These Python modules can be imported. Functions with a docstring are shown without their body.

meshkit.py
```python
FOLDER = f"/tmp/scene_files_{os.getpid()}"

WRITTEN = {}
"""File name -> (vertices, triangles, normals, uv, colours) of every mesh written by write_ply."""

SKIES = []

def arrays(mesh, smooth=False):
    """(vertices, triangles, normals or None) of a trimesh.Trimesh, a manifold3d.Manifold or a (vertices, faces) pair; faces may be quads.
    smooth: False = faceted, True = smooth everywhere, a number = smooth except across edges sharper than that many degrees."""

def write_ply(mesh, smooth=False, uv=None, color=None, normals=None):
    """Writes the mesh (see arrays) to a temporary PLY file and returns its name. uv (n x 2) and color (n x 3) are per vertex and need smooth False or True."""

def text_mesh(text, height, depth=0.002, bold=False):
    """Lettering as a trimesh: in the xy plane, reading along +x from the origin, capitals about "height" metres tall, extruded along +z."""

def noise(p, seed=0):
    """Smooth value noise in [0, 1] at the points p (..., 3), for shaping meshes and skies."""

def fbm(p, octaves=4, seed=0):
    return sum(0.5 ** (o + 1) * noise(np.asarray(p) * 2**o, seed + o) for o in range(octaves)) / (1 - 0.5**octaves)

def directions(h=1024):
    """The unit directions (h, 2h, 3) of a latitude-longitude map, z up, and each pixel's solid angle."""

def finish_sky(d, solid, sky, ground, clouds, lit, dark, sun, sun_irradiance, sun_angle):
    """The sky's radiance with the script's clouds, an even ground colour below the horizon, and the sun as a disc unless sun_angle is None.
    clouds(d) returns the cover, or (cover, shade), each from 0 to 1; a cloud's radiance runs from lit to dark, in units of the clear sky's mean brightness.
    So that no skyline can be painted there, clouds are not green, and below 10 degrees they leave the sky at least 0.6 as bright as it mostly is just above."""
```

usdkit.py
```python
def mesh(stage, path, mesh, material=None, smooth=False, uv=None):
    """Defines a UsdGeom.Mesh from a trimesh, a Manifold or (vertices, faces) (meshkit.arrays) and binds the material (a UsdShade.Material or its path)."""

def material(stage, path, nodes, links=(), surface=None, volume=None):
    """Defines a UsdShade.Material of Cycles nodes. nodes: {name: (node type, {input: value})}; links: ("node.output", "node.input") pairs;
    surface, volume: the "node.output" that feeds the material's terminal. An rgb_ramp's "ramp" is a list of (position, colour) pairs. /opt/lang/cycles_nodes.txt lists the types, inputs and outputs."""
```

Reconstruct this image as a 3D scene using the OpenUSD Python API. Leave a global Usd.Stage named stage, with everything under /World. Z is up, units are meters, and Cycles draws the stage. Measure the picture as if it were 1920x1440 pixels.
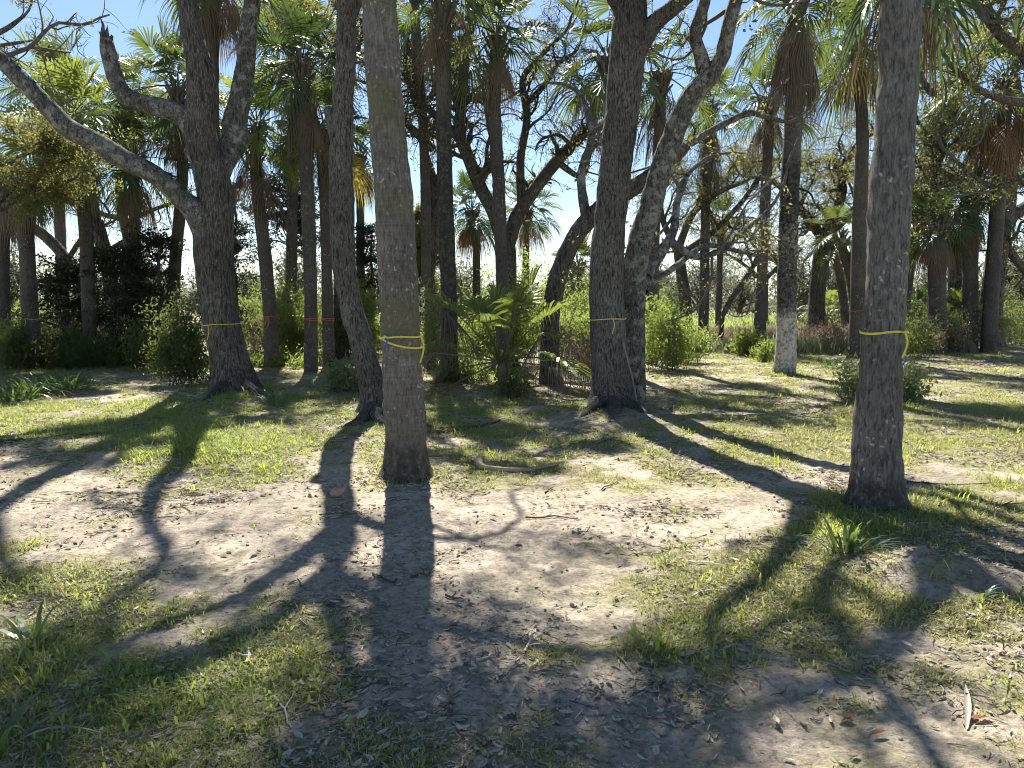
import math, numpy as np, usdkit, meshkit
from pxr import Usd, UsdGeom, UsdLux, UsdShade, Gf, Sdf, Vt

stage = Usd.Stage.CreateInMemory()
UsdGeom.SetStageUpAxis(stage, 'Z')
UsdGeom.SetStageMetersPerUnit(stage, 1.0)
UsdGeom.Xform.Define(stage, '/World')
# ---------------------------------------------------------------- camera, sky, sun, exposure
FPX, EYE, PITCH = 1423.0, 1.65, math.atan(160 / 1423.0)
SUN_AZ, SUN_EL = math.radians(-10.0), math.radians(48.0)
SKY_STRENGTH, SUN_INTENSITY, EXPOSURE = 0.056, 1.25, 1.5
cam = UsdGeom.Camera.Define(stage, '/World/camera')
cam.CreateHorizontalApertureAttr(36.0)
cam.CreateVerticalApertureAttr(27.0)
cam.CreateFocalLengthAttr(36.0 * FPX / 1920)
cam.CreateClippingRangeAttr(Gf.Vec2f(0.05, 5000))
cam.CreateExposureAttr(EXPOSURE)
cam.AddTranslateOp().Set(Gf.Vec3d(0, 0, EYE))
cam.AddRotateXYZOp().Set(Gf.Vec3f(90 - math.degrees(PITCH), 0, 0))
sun = UsdLux.DistantLight.Define(stage, '/World/sun')
sun.CreateIntensityAttr(SUN_INTENSITY); sun.CreateAngleAttr(0.53); sun.CreateColorAttr(Gf.Vec3f(1, 0.96, 0.905))
sun.CreateNormalizeAttr(True)
sun.AddRotateXYZOp().Set(Gf.Vec3f(-(90 - math.degrees(SUN_EL)), 0, -math.degrees(SUN_AZ)))
SUN = np.array([math.sin(SUN_AZ) * math.cos(SUN_EL), math.cos(SUN_AZ) * math.cos(SUN_EL), math.sin(SUN_EL)])
sky = UsdLux.DomeLight.Define(stage, '/World/sky')
sky_mat = usdkit.material(stage, '/World/Looks/sky', {
    "sky": ("sky_texture", {"sky_type": "single_scattering", "sun_disc": False, "sun_elevation": SUN_EL, "sun_rotation": SUN_AZ % (2 * math.pi), "air_density": 1.0, "aerosol_density": 0.35, "ozone_density": 3.5}),
    "tc": ("texture_coordinate", {}), "hs": ("hsv", {"saturation": 1.04, "value": 1.0, "hue": 0.5, "fac": 1.0}),
    "sep": ("separate_xyz", {}),
    "map": ("mapping", {"scale": (3.0, 3.0, 14.0)}),
    "n": ("noise_texture", {"scale": 1.3, "detail": 7, "roughness": 0.6, "distortion": 0.4}),
    "nr": ("map_range", {"from_min": 0.42, "from_max": 0.68, "to_min": 0.0, "to_max": 1.0, "clamp": True}),
    "band": ("map_range", {"from_min": 0.02, "from_max": 0.17, "to_min": 1.0, "to_max": 0.0, "clamp": True}),
    "f": ("math", {"math_type": "multiply"}),
    "f2": ("math", {"math_type": "multiply", "value2": 0.85}),
    "mix": ("mix_color", {"blend_type": "mix", "b": (9.0, 9.3, 10.0)}),
    "bg": ("background_shader", {"strength": SKY_STRENGTH}),
}, [("tc.generated", "sep.vector"), ("tc.generated", "map.vector"), ("map.vector", "n.vector"), ("n.fac", "nr.value"), ("sep.z", "band.value"),
    ("nr.result", "f.value1"), ("band.result", "f.value2"), ("f.value", "f2.value1"), ("f2.value", "mix.fac"), ("sky.color", "hs.color"), ("hs.color", "mix.a"), ("mix.result", "bg.color")], surface="bg.background")
UsdShade.MaterialBindingAPI.Apply(sky.GetPrim()).Bind(sky_mat)
sky.GetPrim().SetCustomDataByKey('kind', 'structure')

# ---------------------------------------------------------------- helpers
cp, sp = math.cos(PITCH), math.sin(PITCH)
def at(u, v, Y):
    """the point on the photograph's ray (u, v) that stands Y metres in front of the camera"""
    a, b = (u - 960) / FPX, -(v - 720) / FPX
    dy, dz = cp + b * sp, -sp + b * cp
    t = Y / dy
    return np.array([a * t, Y, EYE + dz * t])
def gdist(v):
    b = -(v - 720) / FPX
    return EYE * (cp + b * sp) / (sp - b * cp)
def ground_v(Y):
    lo, hi = 561.0, 1500.0
    for _ in range(40):
        mid = (lo + hi) / 2
        lo, hi = (mid, hi) if gdist(mid) > Y else (lo, mid)
    return lo
def project(p):
    p = np.asarray(p, float); d = p - [0, 0, EYE]
    c = d[..., 1] * cp - d[..., 2] * sp; up = d[..., 1] * sp + d[..., 2] * cp
    c = np.maximum(c, 0.2)
    return 960 + d[..., 0] / c * FPX, 720 - up / c * FPX
MOUNDS = [(at(1730, 1075, gdist(1075)), 0.13, 0.42, 0.24), (at(1600, 1090, gdist(1090)), 0.05, 0.35, 0.18), (at(1150, 775, gdist(775)), 0.10, 1.1, 0.9), (at(440, 740, gdist(740)), 0.10, 1.3, 0.9),
          (at(695, 790, gdist(790)), 0.06, 0.9, 0.5), (at(1300, 800, gdist(800)), 0.05, 1.4, 0.7), (at(1643, 945, gdist(945)), 0.03, 0.6, 0.4), (at(330, 850, gdist(850)), 0.05, 0.9, 0.5), (at(120, 835, gdist(835)), 0.05, 1.2, 0.5)]
def gz(x, y):
    x, y = np.asarray(x, float), np.asarray(y, float)
    p = np.stack([x, y, 0 * x], -1)
    near = np.exp(-np.maximum(y - 10, 0) / 12.0)
    z = 0.10 * (meshkit.fbm(p * 0.35, 3, 3) - 0.5) + 0.030 * (meshkit.fbm(p * 1.9, 3, 9) - 0.5)
    z = z + near * (0.036 * (meshkit.fbm(p * 6.0, 3, 21) - 0.5) + 0.026 * (meshkit.fbm(p * 20.0, 2, 31) - 0.5))
    for c, h, sx, sy in MOUNDS:
        z = z + h * np.exp(-((x - c[0]) / sx) ** 2 - ((y - c[1]) / sy) ** 2)
    return z
def gp(u, v, lift=0.0):
    p = at(u, v, gdist(v)); p[2] = gz(p[0], p[1]) + lift
    return p
class MB:
    def __init__(self): self.v, self.f, self.n = [], [], 0
    def add(self, V, F):
        self.v.append(V); self.f.append(np.asarray(F) + self.n); self.n += len(V); return self
    def get(self): return np.vstack(self.v), np.vstack(self.f)
USED = {}
def numbered(path):
    k = USED.get(path, 0); USED[path] = k + 1
    return path if k == 0 else f'{path}_{k:03d}'
class Thing:
    def __init__(self, name, label, cat, loc, group=None, kind=None):
        self.path = numbered('/World/' + name); self.loc = np.asarray(loc, float)
        x = UsdGeom.Xform.Define(stage, self.path); x.AddTranslateOp().Set(Gf.Vec3d(*map(float, loc)))
        tag(x.GetPrim(), label, cat, group, kind)
    def part(self, name, vf, mat, smooth=False, label=None, kind=None, under=None):
        V, F = vf
        path = numbered((under or self.path) + '/' + name)
        m = usdkit.mesh(stage, path, (V - self.loc, F), mat, smooth=smooth)
        if label: m.GetPrim().SetCustomDataByKey('label', label)
        if kind: m.GetPrim().SetCustomDataByKey('kind', kind)
        return path
def tag(prim, label=None, cat=None, group=None, kind=None):
    for k, v in (('label', label), ('category', cat), ('group', group), ('kind', kind)):
        if v: prim.SetCustomDataByKey(k, v)
def single(name, vf, mat, label, cat, group=None, kind=None, smooth=False, loc=None):
    V, F = vf
    loc = np.array([*V[:, :2].mean(0), V[:, 2].min()]) if loc is None else loc
    path = numbered('/World/' + name)
    m = usdkit.mesh(stage, path, (V - loc, F), mat, smooth=smooth)
    m.AddTranslateOp().Set(Gf.Vec3d(*map(float, loc)))
    tag(m.GetPrim(), label, cat, group, kind)
    return m
def unit(v): v = np.asarray(v, float); return v / (np.linalg.norm(v, axis=-1, keepdims=True) + 1e-12)
def catmull(P, per):
    P = np.asarray(P, float); Q = np.vstack([2 * P[0] - P[1], P, 2 * P[-1] - P[-2]])
    out = []
    for i in range(len(P) - 1):
        p0, p1, p2, p3 = Q[i:i + 4]; t = np.linspace(0, 1, per, endpoint=False)[:, None]
        out.append(0.5 * (2 * p1 + (p2 - p0) * t + (2 * p0 - 5 * p1 + 4 * p2 - p3) * t ** 2 + (3 * p1 - p0 - 3 * p2 + p3) * t ** 3))
    return np.vstack(out + [P[-1:]])
def sweep(P, R, n=6, ref=(0.12, 1.0, 0.07), disp=None, cap=True):
    P = np.asarray(P, float); R = np.broadcast_to(np.asarray(R, float), (len(P),))
    t = unit(np.gradient(P, axis=0)); a = unit(np.cross(t, ref)); b = np.cross(t, a)
    ang = np.arange(n) * 2 * np.pi / n
    d = np.cos(ang)[None, :, None] * a[:, None] + np.sin(ang)[None, :, None] * b[:, None]
    V = P[:, None] + R[:, None, None] * d
    if disp is not None: V = V + d * disp(V, ang)[..., None]
    i, j = np.meshgrid(np.arange(len(P) - 1), np.arange(n), indexing='ij')
    q = np.stack([i * n + j, i * n + (j + 1) % n, (i + 1) * n + (j + 1) % n, (i + 1) * n + j], -1).reshape(-1, 4)
    V = V.reshape(-1, 3); F = np.vstack([q[:, [0, 2, 1]], q[:, [0, 3, 2]]])
    if cap:
        k = len(V); V = np.vstack([V, P[-1:] + t[-1:] * R[-1] * 0.5]); m = (len(P) - 1) * n
        F = np.vstack([F, [[m + j, k, m + (j + 1) % n] for j in range(n)]])
    return V, F
def path3(pts, Y, per=6, dys=None):
    """pixel polyline (u, v, width) at Y -> smooth 3-D path and radii"""
    pts = np.array([(p[0], p[1], p[2], p[3] if len(p) > 3 else 0.0) for p in pts], float)
    W = np.array([[*at(u, v, Y + d), w * (Y + d) / FPX / 2] for u, v, w, d in pts])
    S = catmull(W, per)
    return S[:, :3], np.maximum(S[:, 3], 0.003)
def leaves(C, length, width, rng, up=0.3, fold=0.12, dirs=None):
    """diamond leaves with a fold along the midrib, four triangles would be two: (base, left, tip, right)"""
    n = len(C); d = rng.normal(size=(n, 3)); d[:, 2] += up
    if dirs is not None: d = d * 0.55 + dirs
    d = unit(d); s = unit(np.cross(d, rng.normal(size=(n, 3)))); nn = np.cross(d, s)
    L = length * rng.uniform(0.65, 1.3, (n, 1)); Wd = width * rng.uniform(0.7, 1.25, (n, 1))
    mid = C + d * L * 0.45 + nn * L * fold
    V = np.stack([C, mid + s * Wd / 2, C + d * L, mid - s * Wd / 2], 1).reshape(-1, 3)
    i = np.arange(n)[:, None] * 4
    return V, np.vstack([i + [0, 1, 2], i + [0, 2, 3]])
def blades(B, D, L, W, rng, droop=0.5, seg=3):
    """strap leaves: bases B, directions D, length L, width W, each a tapering strip that bends over"""
    n = len(B); D = unit(D); s = unit(np.cross(D, [0, 0, 1.0]) + 1e-6); L = np.broadcast_to(L, (n,)); W = np.broadcast_to(W, (n,))
    hor = unit(D * [1, 1, 0] + 1e-9)
    rows = []
    for k in range(seg + 1):
        t = k / seg
        c = B + D * (L * t)[:, None] + (hor * 0.25 * droop - np.array([0, 0, 1.0]) * droop) * (L * t ** 2.2)[:, None]
        w = W * (1 - t) ** 0.6 * (0.75 + 0.25 * math.sin(math.pi * min(t * 1.6, 1))) / 2
        rows += [c + s * w[:, None], c - s * w[:, None]] if k < seg else [c]
    V = np.stack(rows, 1); m = V.shape[1]; i = np.arange(n)[:, None] * m
    F = []
    for k in range(seg - 1): F += [i + [2 * k, 2 * k + 1, 2 * k + 3], i + [2 * k, 2 * k + 3, 2 * k + 2]]
    F.append(i + [2 * seg - 2, 2 * seg - 1, 2 * seg])
    return V.reshape(-1, 3), np.vstack(F)

# ---------------------------------------------------------------- materials
def bark(name, dark, light, scale=(14, 14, 4.5), lichen=0.0, lichen_col=(0.27, 0.275, 0.245), bump=0.8, dist=0.03, moss=None):
    """furrowed bark: upright ridges that split and join, broken across into plates"""
    dark, light = (tuple(c * 0.62 for c in k) for k in (dark, light))
    nodes = {
        "g": ("geometry", {}), "m": ("mapping", {"scale": scale}), "w": ("noise_texture", {"scale": 3.0, "detail": 3}), "ws": ("vector_math", {"math_type": "subtract", "vector2": (0.5, 0.5, 0.5)}), "wv": ("vector_math", {"math_type": "multiply_add", "vector2": (1.1, 1.1, 1.1)}),
        "r1": ("noise_texture", {"type": "ridged_multifractal", "scale": 0.8, "detail": 3, "roughness": 0.55, "lacunarity": 2.2, "offset": 0.9, "gain": 1.6}),
        "v": ("voronoi_texture", {"feature": "distance_to_edge", "scale": 1.3}), "vr": ("map_range", {"from_min": 0.0, "from_max": 0.12, "to_min": 0.25, "clamp": True}),
        "n": ("noise_texture", {"scale": 3.0, "detail": 8, "roughness": 0.75}), "hm": ("math", {"math_type": "multiply"}), "h2": ("math", {"math_type": "multiply_add", "value2": 0.55}), "hn": ("math", {"math_type": "multiply", "value2": 0.5}), "hr": ("map_range", {"from_min": 0.15, "from_max": 0.85, "clamp": True}), "rr": ("map_range", {"from_min": 0.0, "from_max": 1.0, "to_min": 0.0, "to_max": 1.0, "clamp": True}),
        "r": ("rgb_ramp", {"ramp": [(0.0, tuple(c * 0.4 for c in dark)), (0.22, dark), (0.7, light), (1.0, tuple(c * 1.25 for c in light))]}),
        "tn": ("noise_texture", {"scale": 1.6, "detail": 5}), "tr": ("map_range", {"from_min": 0.3, "from_max": 0.7, "to_min": 0.7, "to_max": 1.25}), "tm": ("mix_color", {"blend_type": "multiply", "fac": 1.0}),
        "l": ("noise_texture", {"scale": 7.0, "detail": 9, "roughness": 0.72}), "lr": ("map_range", {"from_min": 0.66 - 0.2 * lichen, "from_max": 0.72 - 0.2 * lichen, "to_max": 0.75 if lichen else 0.0, "clamp": True}), "lm": ("mix_color", {"b": lichen_col}),
        "b": ("bump", {"strength": bump, "distance": dist}), "p": ("principled_bsdf", {"roughness": 0.92, "specular_ior_level": 0.2})}
    links = [("g.position", "w.vector"), ("w.color", "ws.vector1"), ("ws.vector", "wv.vector1"), ("g.position", "m.vector"), ("m.vector", "wv.vector3"), ("wv.vector", "v.vector"), ("wv.vector", "r1.vector"), ("v.distance", "vr.value"), ("m.vector", "n.vector"),
             ("r1.fac", "rr.value"), ("rr.result", "hm.value1"), ("vr.result", "hm.value2"), ("n.fac", "hn.value1"), ("hm.value", "h2.value1"), ("hn.value", "h2.value3"), ("h2.value", "hr.value"), ("hr.result", "r.fac"),
             ("g.position", "tn.vector"), ("tn.fac", "tr.value"), ("r.color", "tm.a"), ("tr.result", "tm.b"), ("g.position", "l.vector"), ("l.fac", "lr.value"), ("lr.result", "lm.fac"), ("tm.result", "lm.a"),
             ("lm.result", "p.base_color"), ("hr.result", "b.height"), ("b.normal", "p.normal")]
    return usdkit.material(stage, '/World/Looks/' + name, nodes, links, surface="p.BSDF")
def palm_bark(name, dark, light, zones=(), spots=0.5, algae=None, fine=1.0, ringw=0.22):
    """ringed, fibrous palm trunk; zones: (z0, z1, colour, raggedness) stretches of scorched or whitened bark"""
    dark, light = (tuple(c * 0.64 for c in k) for k in (dark, light))
    nodes = {
        "g": ("geometry", {}), "m1": ("mapping", {"scale": (42 * fine, 42 * fine, 11 * fine)}), "m2": ("mapping", {"scale": (4.5, 4.5, 46 * fine)}), "wz": ("noise_texture", {"scale": 3.0, "detail": 4}), "wa": ("vector_math", {"math_type": "multiply_add", "vector2": (1.5, 1.5, 2.6)}),
        "n1": ("noise_texture", {"scale": 1.0, "detail": 7, "roughness": 0.72, "distortion": 0.6}), "n2": ("noise_texture", {"scale": 1.0, "detail": 4, "roughness": 0.6}),
        "n3": ("noise_texture", {"scale": 1.3, "detail": 5}),
        "h": ("math", {"math_type": "multiply_add", "value2": 1 - ringw}), "h2": ("math", {"math_type": "multiply", "value2": ringw}),
        "cm": ("map_range", {"from_min": 0.34, "from_max": 0.68, "clamp": True}),
        "r": ("rgb_ramp", {"ramp": [(0, tuple(c * 0.4 for c in dark)), (0.22, dark), (0.7, light), (1, tuple(c * 1.15 for c in light))]}),
        "tone": ("map_range", {"from_min": 0.3, "from_max": 0.7, "to_min": 0.75, "to_max": 1.25}), "tm": ("mix_color", {"blend_type": "multiply", "fac": 1.0}),
        "sk": ("noise_texture", {"scale": 16.0, "detail": 3}), "sa": ("vector_math", {"math_type": "multiply_add", "vector2": (0.09, 0.09, 0.14)}), "sv": ("voronoi_texture", {"scale": 15.0, "randomness": 1}), "sr": ("map_range", {"from_min": 0.13, "from_max": 0.27, "to_min": 1, "to_max": 0, "clamp": True}),
        "sw": ("map_range", {"from_min": 0.64 - 0.2 * spots, "from_max": 0.72 - 0.2 * spots, "to_max": 0.75, "clamp": True}), "sn": ("noise_texture", {"scale": 2.3, "detail": 3}), "sm": ("math", {"math_type": "multiply"}),
        "lm": ("mix_color", {"b": (0.42, 0.40, 0.36)}),
        "an": ("noise_texture", {"scale": 1.7, "detail": 5}), "ar": ("map_range", {"from_min": 0.47, "from_max": 0.65, "to_max": 0.55 if algae else 0, "clamp": True}), "am": ("mix_color", {"b": algae or (0, 0, 0)}),
        "b": ("bump", {"strength": 1.0, "distance": 0.022}), "p": ("principled_bsdf", {"roughness": 0.9, "specular_ior_level": 0.2}), "sep": ("separate_xyz", {})}
    links = [("g.position", "m1.vector"), ("g.position", "m2.vector"), ("g.position", "wz.vector"), ("wz.color", "wa.vector1"), ("m2.vector", "wa.vector3"), ("m1.vector", "n1.vector"), ("wa.vector", "n2.vector"), ("g.position", "n3.vector"), ("n2.fac", "h2.value1"), ("n1.fac", "h.value1"), ("h2.value", "h.value3"),
             ("h.value", "cm.value"), ("cm.result", "r.fac"), ("n3.fac", "tone.value"), ("r.color", "tm.a"), ("tone.result", "tm.b"),
             ("g.position", "sk.vector"), ("sk.color", "sa.vector1"), ("g.position", "sa.vector3"), ("sa.vector", "sv.vector"), ("sv.distance", "sr.value"), ("g.position", "sn.vector"), ("sn.fac", "sw.value"), ("sr.result", "sm.value1"), ("sw.result", "sm.value2"), ("sm.value", "lm.fac"), ("tm.result", "lm.a"),
             ("g.position", "an.vector"), ("an.fac", "ar.value"), ("ar.result", "am.fac"), ("lm.result", "am.a"), ("h.value", "b.height"), ("b.normal", "p.normal"), ("g.position", "sep.vector")]
    last = "am.result"
    for k, (z0, z1, col, rag) in enumerate(zones):
        nodes.update({f"zn{k}": ("noise_texture", {"scale": 6.5 + 2 * k, "detail": 8, "roughness": 0.75}), f"zo{k}": ("math", {"math_type": "multiply_add", "value2": rag * 2}), f"zs{k}": ("math", {"math_type": "subtract", "value2": rag}),
                      f"za{k}": ("map_range", {"from_min": z0 - 0.06, "from_max": z0 + 0.06, "clamp": True}), f"zb{k}": ("map_range", {"from_min": z1 - 0.06, "from_max": z1 + 0.06, "to_min": 1, "to_max": 0, "clamp": True}),
                      f"zf{k}": ("math", {"math_type": "multiply"}), f"zq{k}": ("noise_texture", {"scale": 13.0, "detail": 7, "roughness": 0.7}), f"zr{k}": ("map_range", {"from_min": 0.36, "from_max": 0.55, "to_min": 0.1, "to_max": 1.0, "clamp": True}), f"zt{k}": ("math", {"math_type": "multiply"}), f"zc{k}": ("mix_color", {"blend_type": "multiply", "fac": 0.7, "a": col}), f"zm{k}": ("mix_color", {}),
                      f"zg{k}": ("map_range", {"from_min": 0.3, "from_max": 0.6, "to_min": 0.45, "to_max": 1.2})})
        links += [("g.position", f"zn{k}.vector"), (f"zn{k}.fac", f"zo{k}.value1"), ("sep.z", f"zo{k}.value3"), (f"zo{k}.value", f"zs{k}.value1"), (f"zs{k}.value", f"za{k}.value"), (f"zs{k}.value", f"zb{k}.value"),
                  (f"za{k}.result", f"zf{k}.value1"), (f"zb{k}.result", f"zf{k}.value2"), ("h.value", f"zg{k}.value"), (f"zg{k}.result", f"zc{k}.b"), ("g.position", f"zq{k}.vector"), (f"zq{k}.fac", f"zr{k}.value"), (f"zf{k}.value", f"zt{k}.value1"), (f"zr{k}.result", f"zt{k}.value2"), (f"zt{k}.value", f"zm{k}.fac"), (last, f"zm{k}.a"), (f"zc{k}.result", f"zm{k}.b")]
        last = f"zm{k}.result"
    links.append((last, "p.base_color"))
    return usdkit.material(stage, '/World/Looks/' + name, nodes, links, surface="p.BSDF")
def leaf_mat(name, c0, c1, trans=0.35, tcol=None, rough=0.45, spec=0.5, island=False):
    """thin leaf: colour varies from object to object (or leaf to leaf); light shines through"""
    src = ("g.random_per_island" if island else "o.random")
    tcol = tcol or tuple(min(1, c * 2.2) for c in c1)
    nodes = {"o": ("object_info", {}), "g": ("geometry", {}), "n": ("noise_texture", {"scale": 2.0, "detail": 2}), "ad": ("math", {"math_type": "multiply_add", "value2": 0.65}), "ns": ("math", {"math_type": "multiply_add", "value2": 0.7, "value3": -0.17}),
             "r": ("rgb_ramp", {"ramp": [(0, c0), (1, c1)]}), "p": ("principled_bsdf", {"roughness": rough, "specular_ior_level": spec}), "tc": ("mix_color", {"fac": 0.75, "b": tcol}), "t": ("translucent_bsdf", {}), "x": ("mix_closure", {"fac": trans})}
    links = [("g.position", "n.vector"), ("n.fac", "ns.value1"), (src, "ad.value1"), ("ns.value", "ad.value3"), ("ad.value", "r.fac"), ("r.color", "p.base_color"), ("r.color", "tc.a"), ("tc.result", "t.color"), ("p.BSDF", "x.closure1"), ("t.BSDF", "x.closure2")]
    return usdkit.material(stage, '/World/Looks/' + name, nodes, links, surface="x.closure")
def plain(name, c0, c1, scale=20, rough=0.8, bump=0.3, stretch=(1, 1, 1)):
    return usdkit.material(stage, '/World/Looks/' + name, {"g": ("geometry", {}), "m": ("mapping", {"scale": stretch}), "n": ("noise_texture", {"scale": scale, "detail": 6, "roughness": 0.65}), "r": ("rgb_ramp", {"ramp": [(0.3, c0), (0.7, c1)]}),
        "b": ("bump", {"strength": bump, "distance": 0.01}), "p": ("principled_bsdf", {"roughness": rough, "specular_ior_level": 0.3})},
        [("g.position", "m.vector"), ("m.vector", "n.vector"), ("n.fac", "r.fac"), ("r.color", "p.base_color"), ("n.fac", "b.height"), ("b.normal", "p.normal")], surface="p.BSDF")

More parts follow.
